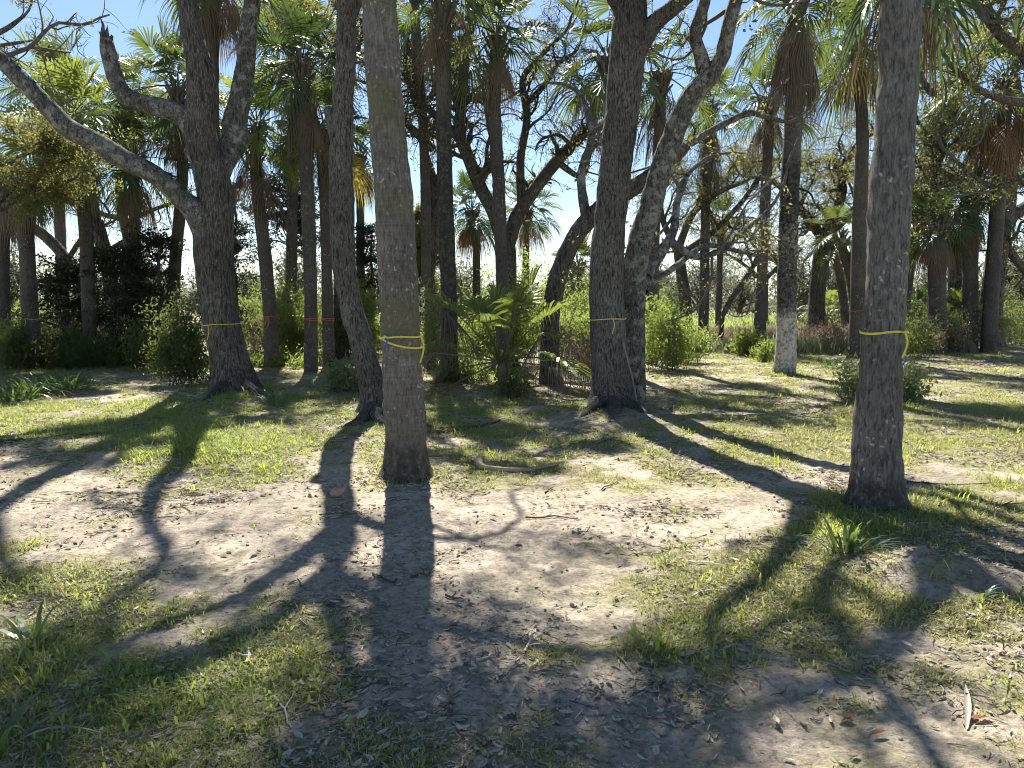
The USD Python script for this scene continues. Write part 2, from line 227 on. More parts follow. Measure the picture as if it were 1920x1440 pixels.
M = dict(
    oak=bark('oak_bark', (0.062, 0.052, 0.043), (0.22, 0.19, 0.16), (27, 27, 5.5), lichen=0.3, bump=1.0),
    oak_fine=bark('oak_bark_blocky', (0.062, 0.054, 0.046), (0.27, 0.24, 0.208), scale=(46, 46, 9), lichen=0.25, dist=0.028, bump=1.0),
    oak_lichen=bark('oak_bark_lichen', (0.06, 0.054, 0.047), (0.21, 0.195, 0.17), scale=(30, 30, 10), lichen=0.75, lichen_col=(0.30, 0.30, 0.27)),
    oak_far=bark('oak_bark_grey', (0.06, 0.052, 0.043), (0.15, 0.132, 0.112), scale=(16, 16, 8), lichen=0.3, dist=0.02),
    twig=plain('twig_bark', (0.06, 0.052, 0.044), (0.15, 0.132, 0.112), 14, 0.9),
    dead_twig=plain('bleached_twig', (0.25, 0.23, 0.21), (0.42, 0.39, 0.35), 14, 0.85),
    palm=palm_bark('palm_trunk_bark', (0.095, 0.082, 0.068), (0.175, 0.153, 0.128)),
    palm_near=palm_bark('palm_trunk_lichen', (0.125, 0.108, 0.092), (0.27, 0.238, 0.205), algae=(0.105, 0.098, 0.035), spots=0.9, zones=[(-1, 0.30, (0.055, 0.046, 0.038), 0.25)]),
    palm_grey=palm_bark('palm_trunk_grey', (0.115, 0.103, 0.094), (0.275, 0.25, 0.227), spots=0.7, zones=[(-1, 0.26, (0.05, 0.044, 0.038), 0.25)], ringw=0.07),
    palm_burnt=palm_bark('palm_trunk_scorched', (0.10, 0.09, 0.07), (0.2, 0.18, 0.14), zones=[(0.9, 5.2, (0.04, 0.036, 0.034), 0.7)], algae=(0.14, 0.14, 0.06)),
    palm_white=palm_bark('palm_trunk_whitened', (0.11, 0.098, 0.08), (0.21, 0.19, 0.15), zones=[(2.2, 4.5, (0.026, 0.024, 0.024), 0.9), (1.1, 3.0, (0.25, 0.23, 0.21), 2.2), (1.2, 2.8, (0.035, 0.032, 0.03), 2.4), (0.12, 1.3, (0.46, 0.43, 0.385), 0.8)]),
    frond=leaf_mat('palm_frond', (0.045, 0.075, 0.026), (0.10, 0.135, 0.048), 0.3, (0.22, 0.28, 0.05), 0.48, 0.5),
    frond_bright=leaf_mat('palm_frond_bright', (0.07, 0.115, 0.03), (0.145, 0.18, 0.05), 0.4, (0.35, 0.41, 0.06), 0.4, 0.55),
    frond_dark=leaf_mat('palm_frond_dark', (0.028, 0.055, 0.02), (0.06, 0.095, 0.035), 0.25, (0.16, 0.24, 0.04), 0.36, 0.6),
    frond_yellow=leaf_mat('palm_frond_yellowing', (0.22, 0.19, 0.04), (0.33, 0.25, 0.06), 0.4, (0.6, 0.48, 0.08), 0.5, 0.4),
    dead=leaf_mat('dead_frond', (0.13, 0.095, 0.07), (0.27, 0.215, 0.165), 0.15, (0.3, 0.2, 0.12), 0.7, 0.3),
    dead_red=leaf_mat('dead_frond_russet', (0.14, 0.08, 0.04), (0.26, 0.16, 0.09), 0.2, (0.35, 0.18, 0.08), 0.7, 0.3),
    boot=plain('leaf_base', (0.07, 0.055, 0.042), (0.22, 0.175, 0.13), 9, 0.85, 0.5, (4, 4, 1)),
    oak_leaf=leaf_mat('oak_leaf', (0.075, 0.09, 0.028), (0.18, 0.18, 0.06), 0.4, (0.42, 0.40, 0.10), 0.5, 0.4, True),
    oak_new=leaf_mat('oak_new_leaf', (0.17, 0.17, 0.05), (0.34, 0.30, 0.10), 0.45, (0.6, 0.55, 0.16), 0.5, 0.4, True),
    cedar=leaf_mat('cedar_needles', (0.018, 0.032, 0.014), (0.045, 0.065, 0.028), 0.12, (0.08, 0.12, 0.03), 0.6, 0.3, True),
    shrub=leaf_mat('shrub_leaf', (0.09, 0.14, 0.035), (0.20, 0.245, 0.07), 0.48, (0.48, 0.58, 0.12), 0.45, 0.4, True),
    shrub_pale=leaf_mat('shrub_leaf_pale', (0.14, 0.18, 0.075), (0.27, 0.31, 0.14), 0.35, (0.42, 0.5, 0.18), 0.4, 0.5, True),
    far_leaf=leaf_mat('far_tree_leaf', (0.10, 0.115, 0.08), (0.19, 0.20, 0.14), 0.3, (0.34, 0.36, 0.2), 0.6, 0.3, True),
    shrub_dark=leaf_mat('shrub_leaf_dark', (0.06, 0.09, 0.028), (0.135, 0.165, 0.055), 0.42, (0.32, 0.40, 0.09), 0.45, 0.4, True),
    strap=leaf_mat('strap_leaf', (0.06, 0.11, 0.03), (0.12, 0.18, 0.05), 0.35, (0.30, 0.42, 0.08), 0.4, 0.5, True),
    marsh=leaf_mat('marsh_grass', (0.15, 0.17, 0.09), (0.27, 0.29, 0.16), 0.3, (0.4, 0.42, 0.2), 0.6, 0.3, True),
    reed=leaf_mat('dry_reed', (0.20, 0.145, 0.10), (0.36, 0.285, 0.20), 0.25, (0.4, 0.28, 0.18), 0.7, 0.2, True),
    grass=leaf_mat('grass_green', (0.10, 0.16, 0.034), (0.205, 0.255, 0.07), 0.5, (0.60, 0.70, 0.10), 0.5, 0.35),
    grass2=leaf_mat('grass_yellow_green', (0.21, 0.225, 0.065), (0.36, 0.34, 0.12), 0.48, (0.66, 0.66, 0.19), 0.55, 0.3),
    straw=leaf_mat('grass_straw', (0.27, 0.215, 0.13), (0.46, 0.39, 0.26), 0.25, (0.5, 0.4, 0.22), 0.7, 0.25),
    litter=leaf_mat('leaf_litter_pale', (0.29, 0.245, 0.19), (0.55, 0.485, 0.395), 0.15, (0.5, 0.42, 0.3), 0.55, 0.4),
    litter2=leaf_mat('leaf_litter_brown', (0.10, 0.075, 0.056), (0.24, 0.18, 0.135), 0.1, (0.3, 0.18, 0.1), 0.6, 0.35),
    leaf_red=leaf_mat('leaf_russet', (0.24, 0.105, 0.06), (0.36, 0.18, 0.11), 0.2, (0.5, 0.22, 0.1), 0.5, 0.4),
    twig2=plain('weathered_stick', (0.10, 0.09, 0.08), (0.24, 0.22, 0.2), 20, 0.9),
    clod=plain('soil_clod', (0.12, 0.10, 0.08), (0.36, 0.30, 0.23), 60, 0.95),
    bleached=plain('bleached_wood', (0.34, 0.30, 0.26), (0.58, 0.54, 0.49), 30, 0.8),
    darkwood=plain('dark_wood', (0.035, 0.03, 0.027), (0.12, 0.10, 0.085), 26, 0.9, 0.6),
    tanwood=plain('tan_stalk', (0.24, 0.17, 0.105), (0.44, 0.34, 0.23), 24, 0.65, 0.4, (3, 1, 1)),
    redwood=plain('russet_husk', (0.22, 0.12, 0.08), (0.40, 0.25, 0.18), 30, 0.6),
    rib_yellow=plain('ribbon_yellow', (0.50, 0.42, 0.045), (0.60, 0.51, 0.07), 5, 0.4, 0.05),
    rib_orange=plain('ribbon_orange', (0.32, 0.10, 0.05), (0.4, 0.13, 0.065), 5, 0.4, 0.05),
    rib_blue=plain('ribbon_blue', (0.02, 0.06, 0.36), (0.03, 0.09, 0.45), 5, 0.4, 0.05),
)

# ---------------------------------------------------------------- the ground
ROWS = [680, 720, 760, 800, 840, 880, 920, 960, 1000, 1050, 1100, 1160, 1220, 1280, 1350, 1440]
DENS = np.array([[int(c) for c in r.split()] for r in """6 5 4 3 2 3 2 2 4 5 5 4 4
6 2 1 4 5 5 4 1 2 4 5 3 4
8 8 6 6 7 7 6 1 5 6 6 6 7
7 8 8 8 5 7 4 2 5 7 6 6 7
2 4 9 9 5 5 6 5 3 6 5 6 5
1 2 8 7 2 3 6 4 3 2 2 2 2
1 1 2 1 1 3 2 1 1 1 1 4 5
1 1 1 1 1 0 0 0 2 2 5 7 8
1 1 0 1 0 0 0 1 5 4 7 6 5
5 3 3 1 0 0 0 1 6 6 5 3 4
6 6 6 3 1 0 0 1 5 7 5 4 3
7 7 6 6 2 0 0 2 6 6 4 5 4
8 7 6 5 3 0 1 5 6 4 3 3 4
6 7 7 5 2 1 1 3 3 1 4 3 3
7 7 7 5 3 2 1 2 1 1 2 2 3
7 6 7 5 3 3 2 2 2 1 2 2 3""".split('\n')], float) / 9.0
TONE = [(250, 830, 300, 80, 0.9), (100, 780, 260, 60, 0.6), (880, 785, 140, 40, 0.7), (430, 860, 180, 60, 0.7), (300, 1300, 420, 200, 0.75), (1300, 1000, 160, 60, 0.55), (1600, 990, 160, 60, 0.6), (1350, 1190, 240, 80, 0.6)]
def grass_at(x, y):
    """how thick the turf stands at a place, 0 to 1, and how green it is"""
    p = np.stack([x, y, 0 * x], -1)
    ys, xs = np.array([gdist(v) for v in ROWS]), None
    u, v = project(np.stack([x, np.maximum(y, 1.2), 0 * x], -1))
    v = np.clip(v, 680, 1440); u = np.clip(u + 90 * (meshkit.fbm(p * 1.3, 2, 51) - 0.5), 0, 1919)
    r = np.interp(v, ROWS, np.arange(len(ROWS))); r = np.clip(r + 1.2 * (meshkit.fbm(p * 1.1, 2, 61) - 0.5), 0, len(ROWS) - 1.001)
    c = u / 160; r0, c0 = r.astype(int), np.minimum(c.astype(int), 11); fr, fc = r - r0, c - c0
    d = DENS[r0, c0] * (1 - fr) * (1 - fc) + DENS[r0 + 1, c0] * fr * (1 - fc) + DENS[r0, c0 + 1] * (1 - fr) * fc + DENS[r0 + 1, c0 + 1] * fr * fc
    d = np.clip(d * 1.1 - 0.05 + (2.0 * (meshkit.fbm(p * 2.6, 3, 71) - 0.5) + 1.0 * (meshkit.fbm(p * 8.0, 2, 73) - 0.5)) * np.clip(d * 3, 0.2, 1), 0, 1)
    g = 0.16 + 0.25 * np.exp(-((u - 300) / 500) ** 2)
    for cu, cv, su, sv, a in TONE: g = np.maximum(g, a * np.exp(-((u - cu) / su) ** 2 - ((v - cv) / sv) ** 2))
    return d, np.clip(g + 0.5 * (meshkit.fbm(p * 0.9, 3, 81) - 0.5), 0, 1)
yy = np.concatenate([-5 + np.arange(28) * 0.21, 0.9 + 0 * np.arange(1), 0.95 * np.exp(np.linspace(0.02, math.log(26 / 0.95), 400)), 26 * np.exp(np.linspace(0.03, math.log(900 / 26), 60))])
yy = np.unique(np.round(yy, 4))
tt = np.linspace(-1, 1, 420)
GX = tt[None, :] * 0.86 * np.maximum(yy, 0)[:, None] + tt[None, :] * (5.0 + 0 * yy)[:, None] * (1 + 3 * np.abs(tt[None, :]) ** 3) + np.sign(tt)[None, :] * np.abs(tt[None, :]) ** 9 * 25
GY = np.repeat(yy[:, None], len(tt), 1)
GZ = gz(GX, GY)
i, j = np.meshgrid(np.arange(len(yy) - 1), np.arange(len(tt) - 1), indexing='ij'); n = len(tt)
q = np.stack([i * n + j, i * n + j + 1, (i + 1) * n + j + 1, (i + 1) * n + j], -1).reshape(-1, 4)
dens, tone = grass_at(GX.ravel(), GY.ravel())
ground_mat = usdkit.material(stage, '/World/Looks/ground', {
    "g": ("geometry", {}), "a": ("attribute", {"attribute": "grass"}),
    "n1": ("noise_texture", {"scale": 0.8, "detail": 6, "roughness": 0.6}), "n2": ("noise_texture", {"scale": 24.0, "detail": 8, "roughness": 0.75}), "n3": ("noise_texture", {"scale": 5.0, "detail": 5, "roughness": 0.7}),
    "vo": ("voronoi_texture", {"scale": 46.0, "randomness": 1}), "vr": ("map_range", {"from_min": 0.12, "from_max": 0.3, "clamp": True}), "vc": ("separate_color", {}), "vt": ("math", {"math_type": "greater_than", "value2": 0.72}), "vm": ("math", {"math_type": "multiply"}), "vi": ("math", {"math_type": "subtract", "value1": 1.0}),
    "sand": ("rgb_ramp", {"ramp": [(0.28, (0.185, 0.152, 0.127)), (0.45, (0.335, 0.275, 0.222)), (0.6, (0.47, 0.385, 0.295)), (0.75, (0.55, 0.455, 0.345))]}),
    "crumb": ("rgb_ramp", {"ramp": [(0.36, (0.38, 0.36, 0.35)), (0.48, (0.92, 0.92, 0.92)), (0.64, (1.3, 1.3, 1.3))]}), "sm": ("mix_color", {"blend_type": "multiply", "fac": 0.9}),
    "turf": ("rgb_ramp", {"ramp": [(0.3, (0.09, 0.08, 0.045)), (0.48, (0.22, 0.205, 0.10)), (0.7, (0.36, 0.32, 0.18))]}),
    "am": ("math", {"math_type": "multiply_add", "value2": 0.9}), "as": ("map_range", {"from_min": 0.35, "from_max": 0.95, "clamp": True}), "mix": ("mix_color", {}),
    "lit": ("mix_color", {"b": (0.5, 0.43, 0.33)}), "lf": ("math", {"math_type": "multiply", "value2": 0.8}),
    "hh": ("math", {"math_type": "multiply_add", "value2": 0.6}), "b": ("bump", {"strength": 1.0, "distance": 0.03}), "p": ("principled_bsdf", {"roughness": 0.95, "specular_ior_level": 0.15})},
    [("g.position", "n1.vector"), ("g.position", "n2.vector"), ("g.position", "n3.vector"), ("g.position", "vo.vector"), ("vo.distance", "vr.value"), ("vo.color", "vc.color"), ("vc.r", "vt.value1"), ("vr.result", "vi.value2"), ("vi.value", "vm.value1"), ("vt.value", "vm.value2"),
     ("n1.fac", "sand.fac"), ("n2.fac", "crumb.fac"), ("sand.color", "sm.a"), ("crumb.color", "sm.b"), ("n2.fac", "turf.fac"), ("n3.fac", "am.value1"), ("a.fac", "am.value3"), ("am.value", "as.value"), ("as.result", "mix.fac"), ("sm.result", "mix.a"), ("turf.color", "mix.b"),
     ("vm.value", "lf.value1"), ("lf.value", "lit.fac"), ("mix.result", "lit.a"), ("lit.result", "p.base_color"), ("n2.fac", "hh.value1"), ("n3.fac", "hh.value3"), ("hh.value", "b.height"), ("b.normal", "p.normal")], surface="p.BSDF")
gm = usdkit.mesh(stage, numbered('/World/ground'), (np.stack([GX, GY, GZ], -1).reshape(-1, 3), q), ground_mat, smooth=True)
UsdGeom.PrimvarsAPI(gm).CreatePrimvar('grass', Sdf.ValueTypeNames.FloatArray, 'vertex').Set(Vt.FloatArray.FromNumpy(dens.astype(np.float32)))
tag(gm.GetPrim(), 'bare grey-tan sandy ground with patchy turf under the trees', 'ground', None, 'structure')

# ---------------------------------------------------------------- palms
def frond(rng, base, az, el, pet, blade, droop=0.55, n=32, spread=118, dead=False, fold=0.5):
    """one fan leaf: three-sided stalk, curved midrib, pleated leaflets joined at the foot and split and drooping at the tips"""
    d = np.array([math.cos(az) * math.cos(el), math.sin(az) * math.cos(el), math.sin(el)])
    side = np.array([-math.sin(az), math.cos(az), 0.0]); side = unit(side + 0.25 * rng.normal(size=3) * (1 if not dead else 0.5))
    side = unit(side - d * side.dot(d))
    k = np.linspace(0, 1, 5)[:, None]
    sag = -np.array([0, 0, 1.0]) * (0.10 if not dead else 0.02)
    P = base + d * pet * k + sag * pet * k ** 2 * (1 + math.cos(el))
    mb = MB(); mb.add(*sweep(P, np.linspace(0.022, 0.010, 5), 3, ref=side, cap=False))
    hast = P[-1]; e = unit(P[-1] - P[-2]); nrm = unit(np.cross(side, e))
    if nrm[2] < 0 and not dead: nrm = -nrm
    a = np.radians(np.linspace(-spread, spread, n)) * 1.0
    a = a + rng.normal(0, 0.012, n)
    costa = 0.32 * blade * (1 - (np.abs(a) / np.radians(spread)) ** 1.2)
    down = -np.array([0, 0, 1.0])
    o = hast + e * costa[:, None] + (down * 0.5 - nrm * 0.3) * (costa[:, None] ** 2 / blade) * droop * 2
    dr = np.cos(a)[:, None] * e + np.sin(a)[:, None] * side
    foldv = nrm * (fold * np.abs(np.sin(a)))[:, None]
    dr = unit(dr + foldv)
    L = blade * (0.98 - 0.22 * (np.abs(a) / np.radians(spread)) ** 2) * rng.uniform(0.9, 1.06, n)
    da = 2 * np.radians(spread) / n
    rows = []
    ts = (0.05, 0.42, 0.74, 1.0)
    wv = unit(np.cross(dr, nrm + 0 * dr)); tw = np.where(np.arange(n) % 2 == 0, 1, -1)[:, None] * 0.45
    wv = unit(wv + np.cross(dr, wv) * tw)
    tip = rng.uniform(0.6, 1.4, n)
    for t in ts:
        bend = (droop * 0.35 * t ** 2 + droop * 0.55 * np.maximum(t - 0.45, 0) ** 2 * 3 * tip) * L
        c = o + dr * (L * t * (1 - 0.12 * droop * t))[:, None] + down * bend[:, None]
        w = {0.05: 0.012, 0.42: 0.42 * blade * da * 0.54, 0.74: 0.42 * blade * da * 0.30, 1.0: 0}[t]
        if dead: w = w * 0.75
        rows += [c + wv * w, c - wv * w] if t < 1 else [c]
    V = np.stack(rows, 1).reshape(-1, 3); ii = np.arange(n)[:, None] * 7
    F = np.vstack([ii + [0, 1, 3], ii + [0, 3, 2], ii + [2, 3, 5], ii + [2, 5, 4], ii + [4, 5, 6]])
    mb.add(V, F)
    return mb.get()
TRUNKS = {}
def trunk_mesh(P, R, rough, sides, seed, dense=False, ring=0.0):
    if dense:
        s = np.concatenate([[0], np.cumsum(np.linalg.norm(np.diff(P, axis=0), axis=1))]); k = np.arange(0, s[-1], 0.028)
        P = np.stack([np.interp(k, s, P[:, c]) for c in range(3)], 1); R = np.interp(k, s, R)
        foot = np.exp(-np.maximum(P[:, 2] - P[0, 2] - 0.05, 0) / 0.085) if ring else np.zeros(len(P)); R = R * (1 + 0.16 * foot)
    else: foot = np.zeros(len(P))
    def disp(V, ang):
        sc = np.array([5.0, 5.0, 3.0])
        x = rough * (meshkit.fbm(V * sc, 3, seed) - 0.5) * 2
        if dense: x = x + rough * 0.5 * (meshkit.fbm(V * [18, 18, 7], 2, seed + 5) - 0.5) * 2
        if dense and ring: x = x + 0.03 * foot[:, None] * (meshkit.noise(V * [30, 30, 9], seed + 3) - 0.3)
        if ring: x = x + ring * (meshkit.noise(np.stack([V[..., 0] * 2.5, V[..., 1] * 2.5, V[..., 2] * 11], -1), seed + 9) - 0.5) * 2
        return x
    return sweep(P, R, sides, disp=disp)
def palm(label, Y, path, mat='palm', nf=24, nd=8, pet=0.75, blade=0.8, seed=1, fm='frond', dm='dead', el=(-35, 80), boots=0.5, group=None, key=None, dense=False, hang=(-82, -55), dead_drop=0.3, yellow=0, n=32, skirt=None, lean=0.0):
    """path: (u, v, width) from the foot to the growing point"""
    if Y > 13: pet, blade, nf = pet * 0.9, blade * 0.86, int(nf * 0.86)
    rng = np.random.default_rng(seed)
    path = [list(p) for p in path]
    if path[0][1] is None: path[0][1] = ground_v(Y)
    m = len(path) - 1
    path = [(p[0], p[1], p[2], lean * k / m) for k, p in enumerate(path)]
    P, R = path3(path, Y, 8)
    P[0, 2] = gz(P[0, 0], P[0, 1]) - 0.06
    if dense: R[:5] *= np.array([1.10, 1.06, 1.03, 1.01, 1.0])
    t = Thing('palm_tree', label, 'palm tree', [P[0, 0], P[0, 1], P[0, 2] + 0.06], group)
    tr_ = t.part('trunk', trunk_mesh(P, R, 0.015 if dense else 0.012, 40 if dense else 14, seed, dense, 0.008), M[mat], True)
    top = P[-1]; ax = unit(P[-1] - P[-5])
    # bases of old leaves round the top of the trunk
    if boots:
        mb = MB(); nb = 26
        for k in range(nb):
            a, h = k * 2.4, boots * (k / nb)
            b0 = top - ax * (h + 0.05); r = np.interp(-h, [-2, 0], [R[-9], R[-1]])
            d = np.array([math.cos(a), math.sin(a), 0])
            mb.add(*sweep(np.stack([b0 + d * r * 0.85, b0 + d * (r + 0.05) + [0, 0, 0.10], b0 + d * (r + 0.13 + 0.05 * rng.random()) + [0, 0, 0.24 + 0.1 * rng.random()]]), [0.045, 0.032, 0.02], 4, ref=(-d[1], d[0], 0.01)))
        t.part('leaf_base', mb.get(), M['boot'], kind='stuff', under=tr_)
    for k in range(nf):
        f = (k + 0.5) / nf; a = k * 2.39996 + rng.normal(0, 0.2) + seed
        e = math.radians(el[1] + (el[0] - el[1]) * f ** 0.9 + rng.normal(0, 6))
        b = top + ax * (0.15 * (1 - f)) + 0.06 * np.array([math.cos(a), math.sin(a), 0])
        mt = 'frond_yellow' if k >= nf - yellow else fm
        t.part('frond', frond(rng, b, a, e, pet * rng.uniform(0.8, 1.15), blade * rng.uniform(0.85, 1.12), 0.35 + 0.55 * f, n, 112 + 12 * rng.random(), fold=0.65 * (1 - 0.6 * f)), M[mt], label='yellowing frond' if mt == 'frond_yellow' and fm != mt else None)
    for k in range(nd):
        a = k * 2.39996 + rng.normal(0, 0.3) + seed * 2; e = math.radians(rng.uniform(*hang))
        b = top - ax * (rng.uniform(0, dead_drop)) + R[-2] * 0.9 * np.array([math.cos(a), math.sin(a), 0])
        t.part('dead_frond', frond(rng, b, a, e, pet * rng.uniform(0.45, 0.85), blade * rng.uniform(0.75, 1.0), 0.9, max(18, n - 8), 62, True, 0.25), M[dm], label='dry hanging brown frond' if k == 0 else None)
    if key: TRUNKS[key] = (P, R)
    return t
DN = gdist
palm('thick ribboned palm trunk left of centre with crown out of the picture', DN(888), [(763, 890, 86), (760, 800, 79), (752, 650, 74), (740, 400, 70), (723, 200, 64), (711, 0, 61), (700, -190, 58), (690, -520, 56)], 'palm_near', 26, 4, seed=3, key='near_left', dense=True)
palm('nearest right palm trunk, thick and grey with a yellow ribbon', DN(947), [(1643, 948, 100), (1645, 800, 84), (1656, 620, 71), (1668, 400, 74), (1681, 200, 68), (1689, 0, 69), (1697, -180, 66), (1706, -620, 62)], 'palm_grey', 26, 4, seed=5, key='near_right', dense=True)
palm('tall palm with scorched black middle trunk right of the thick ribboned palm', DN(716), [(846, 716, 44), (841, 660, 34), (843, 600, 30), (836, 400, 30), (832, 240, 28), (831, 60, 28), (832, -20, 27)], 'palm_burnt', 18, 5, seed=8, el=(-48, 80), boots=0.9, key='burnt', pet=0.8, blade=0.85)
palm('slender palm in front of forked oak with short dry collar under its crown', 15.6, [(944, None, 30), (940, 480, 23), (934, 330, 24), (927, 200, 23), (930, 130, 22), (931, 70, 22)], 'palm', 19, 7, seed=12, el=(-30, 82), boots=1.0, pet=0.75, blade=0.8, dead_drop=0.55, key='slender')
palm('palm with white-coated lower trunk, black band and broad dry skirt', DN(702), [(1470, 702, 44), (1474, 640, 38), (1474, 590, 36), (1479, 400, 35), (1489, 200, 31), (1493, 80, 24), (1494, 0, 24)], 'palm_white', 24, 34, seed=14, el=(-40, 80), boots=0.3, hang=(-86, -66), dead_drop=0.9, pet=0.85, blade=0.95, key='white')
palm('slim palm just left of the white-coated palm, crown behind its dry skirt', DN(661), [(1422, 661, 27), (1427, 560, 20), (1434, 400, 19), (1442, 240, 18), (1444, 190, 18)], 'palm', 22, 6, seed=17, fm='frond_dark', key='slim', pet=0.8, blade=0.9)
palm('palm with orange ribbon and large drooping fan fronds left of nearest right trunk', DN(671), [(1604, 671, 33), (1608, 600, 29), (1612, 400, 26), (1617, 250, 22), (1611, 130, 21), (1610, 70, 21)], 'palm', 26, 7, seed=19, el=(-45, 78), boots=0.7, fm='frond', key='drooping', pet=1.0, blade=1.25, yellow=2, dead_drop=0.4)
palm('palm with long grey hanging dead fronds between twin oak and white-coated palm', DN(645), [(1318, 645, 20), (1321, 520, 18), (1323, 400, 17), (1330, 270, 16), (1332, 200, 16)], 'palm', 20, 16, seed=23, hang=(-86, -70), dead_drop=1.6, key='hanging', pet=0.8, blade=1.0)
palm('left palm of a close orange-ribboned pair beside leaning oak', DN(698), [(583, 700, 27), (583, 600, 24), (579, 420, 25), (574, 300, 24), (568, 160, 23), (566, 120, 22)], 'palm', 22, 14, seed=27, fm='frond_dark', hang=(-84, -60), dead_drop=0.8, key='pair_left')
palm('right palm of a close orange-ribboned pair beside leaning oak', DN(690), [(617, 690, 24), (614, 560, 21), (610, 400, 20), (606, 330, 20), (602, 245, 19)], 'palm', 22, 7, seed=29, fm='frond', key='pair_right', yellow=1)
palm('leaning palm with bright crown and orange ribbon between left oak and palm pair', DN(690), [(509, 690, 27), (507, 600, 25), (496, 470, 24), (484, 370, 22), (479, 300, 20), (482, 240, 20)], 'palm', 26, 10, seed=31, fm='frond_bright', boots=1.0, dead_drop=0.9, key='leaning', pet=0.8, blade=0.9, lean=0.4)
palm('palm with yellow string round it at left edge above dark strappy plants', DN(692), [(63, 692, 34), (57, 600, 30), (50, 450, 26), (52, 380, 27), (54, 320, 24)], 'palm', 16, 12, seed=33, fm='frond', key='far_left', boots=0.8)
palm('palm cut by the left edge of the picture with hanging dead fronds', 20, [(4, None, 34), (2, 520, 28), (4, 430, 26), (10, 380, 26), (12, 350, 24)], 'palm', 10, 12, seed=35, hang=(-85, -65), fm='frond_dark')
palm('palm with large bright green crown rising behind the long leaning oak limb', 19, [(170, None, 26), (160, 420, 24), (140, 300, 24), (128, 235, 24)], 'palm', 32, 12, seed=37, fm='frond_bright', pet=0.95, blade=1.1, el=(-40, 85))
palm('tall palm with dull green crown topping the left skyline', 25, [(120, None, 20), (112, 400, 19), (105, 200, 18), (102, 165, 18)], 'palm', 28, 5, seed=39, fm='frond', pet=1.1, blade=1.15)
palm('palm whose crown shows between broken stub and bright palm crown', 24, [(250, None, 20), (252, 450, 18), (250, 330, 17), (246, 190, 17)], 'palm', 26, 8, seed=41, fm='frond', pet=0.9, blade=0.95)
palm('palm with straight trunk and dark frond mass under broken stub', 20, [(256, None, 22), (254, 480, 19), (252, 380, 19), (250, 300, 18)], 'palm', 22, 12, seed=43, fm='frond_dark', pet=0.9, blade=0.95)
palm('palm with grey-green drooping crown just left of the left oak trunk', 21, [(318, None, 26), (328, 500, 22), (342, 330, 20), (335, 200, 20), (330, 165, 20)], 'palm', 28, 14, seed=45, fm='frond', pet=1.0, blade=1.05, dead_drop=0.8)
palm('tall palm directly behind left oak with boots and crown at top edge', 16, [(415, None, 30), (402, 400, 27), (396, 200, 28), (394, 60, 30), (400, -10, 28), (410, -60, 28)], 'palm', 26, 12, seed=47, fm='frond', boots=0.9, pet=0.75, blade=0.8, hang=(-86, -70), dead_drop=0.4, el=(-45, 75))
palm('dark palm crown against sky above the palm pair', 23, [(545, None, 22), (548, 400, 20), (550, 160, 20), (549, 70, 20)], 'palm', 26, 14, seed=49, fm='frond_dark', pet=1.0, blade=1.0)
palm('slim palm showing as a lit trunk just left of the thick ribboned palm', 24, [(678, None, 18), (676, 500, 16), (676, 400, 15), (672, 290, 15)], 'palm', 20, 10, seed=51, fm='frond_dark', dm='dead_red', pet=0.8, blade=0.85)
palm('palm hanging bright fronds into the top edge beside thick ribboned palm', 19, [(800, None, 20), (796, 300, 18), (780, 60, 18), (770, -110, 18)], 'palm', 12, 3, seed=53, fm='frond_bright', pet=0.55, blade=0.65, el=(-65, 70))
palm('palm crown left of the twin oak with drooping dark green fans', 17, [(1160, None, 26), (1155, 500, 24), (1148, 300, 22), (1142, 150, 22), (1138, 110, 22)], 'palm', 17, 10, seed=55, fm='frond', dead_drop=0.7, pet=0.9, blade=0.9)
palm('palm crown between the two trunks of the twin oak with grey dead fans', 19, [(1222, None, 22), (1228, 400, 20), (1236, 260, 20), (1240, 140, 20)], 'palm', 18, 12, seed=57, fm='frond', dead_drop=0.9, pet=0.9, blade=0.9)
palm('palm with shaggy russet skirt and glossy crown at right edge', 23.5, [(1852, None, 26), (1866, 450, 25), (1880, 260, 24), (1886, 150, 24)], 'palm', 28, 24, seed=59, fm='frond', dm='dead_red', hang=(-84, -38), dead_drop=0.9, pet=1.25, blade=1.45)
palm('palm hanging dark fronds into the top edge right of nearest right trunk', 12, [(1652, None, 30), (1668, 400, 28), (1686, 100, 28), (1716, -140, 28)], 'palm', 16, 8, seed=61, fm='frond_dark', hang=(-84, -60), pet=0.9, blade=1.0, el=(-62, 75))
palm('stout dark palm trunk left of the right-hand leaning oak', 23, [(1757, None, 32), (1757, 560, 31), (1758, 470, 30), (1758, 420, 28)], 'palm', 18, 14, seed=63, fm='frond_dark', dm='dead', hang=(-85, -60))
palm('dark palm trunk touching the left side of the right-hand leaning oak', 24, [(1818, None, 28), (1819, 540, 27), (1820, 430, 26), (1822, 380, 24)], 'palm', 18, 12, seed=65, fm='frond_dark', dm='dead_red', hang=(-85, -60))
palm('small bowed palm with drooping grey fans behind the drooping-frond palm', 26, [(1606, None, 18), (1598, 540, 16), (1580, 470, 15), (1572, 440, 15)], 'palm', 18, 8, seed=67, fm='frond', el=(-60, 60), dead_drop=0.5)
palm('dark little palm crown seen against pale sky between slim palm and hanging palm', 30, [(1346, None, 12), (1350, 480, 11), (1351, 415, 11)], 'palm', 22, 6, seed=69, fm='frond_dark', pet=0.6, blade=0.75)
palm('distant palm with dark round crown between scorched palm and slender palm', 27, [(893, None, 16), (893, 480, 14), (888, 430, 14), (884, 395, 14)], 'palm', 26, 10, seed=71, fm='frond_dark', dm='dead_red', pet=0.85, blade=0.95)
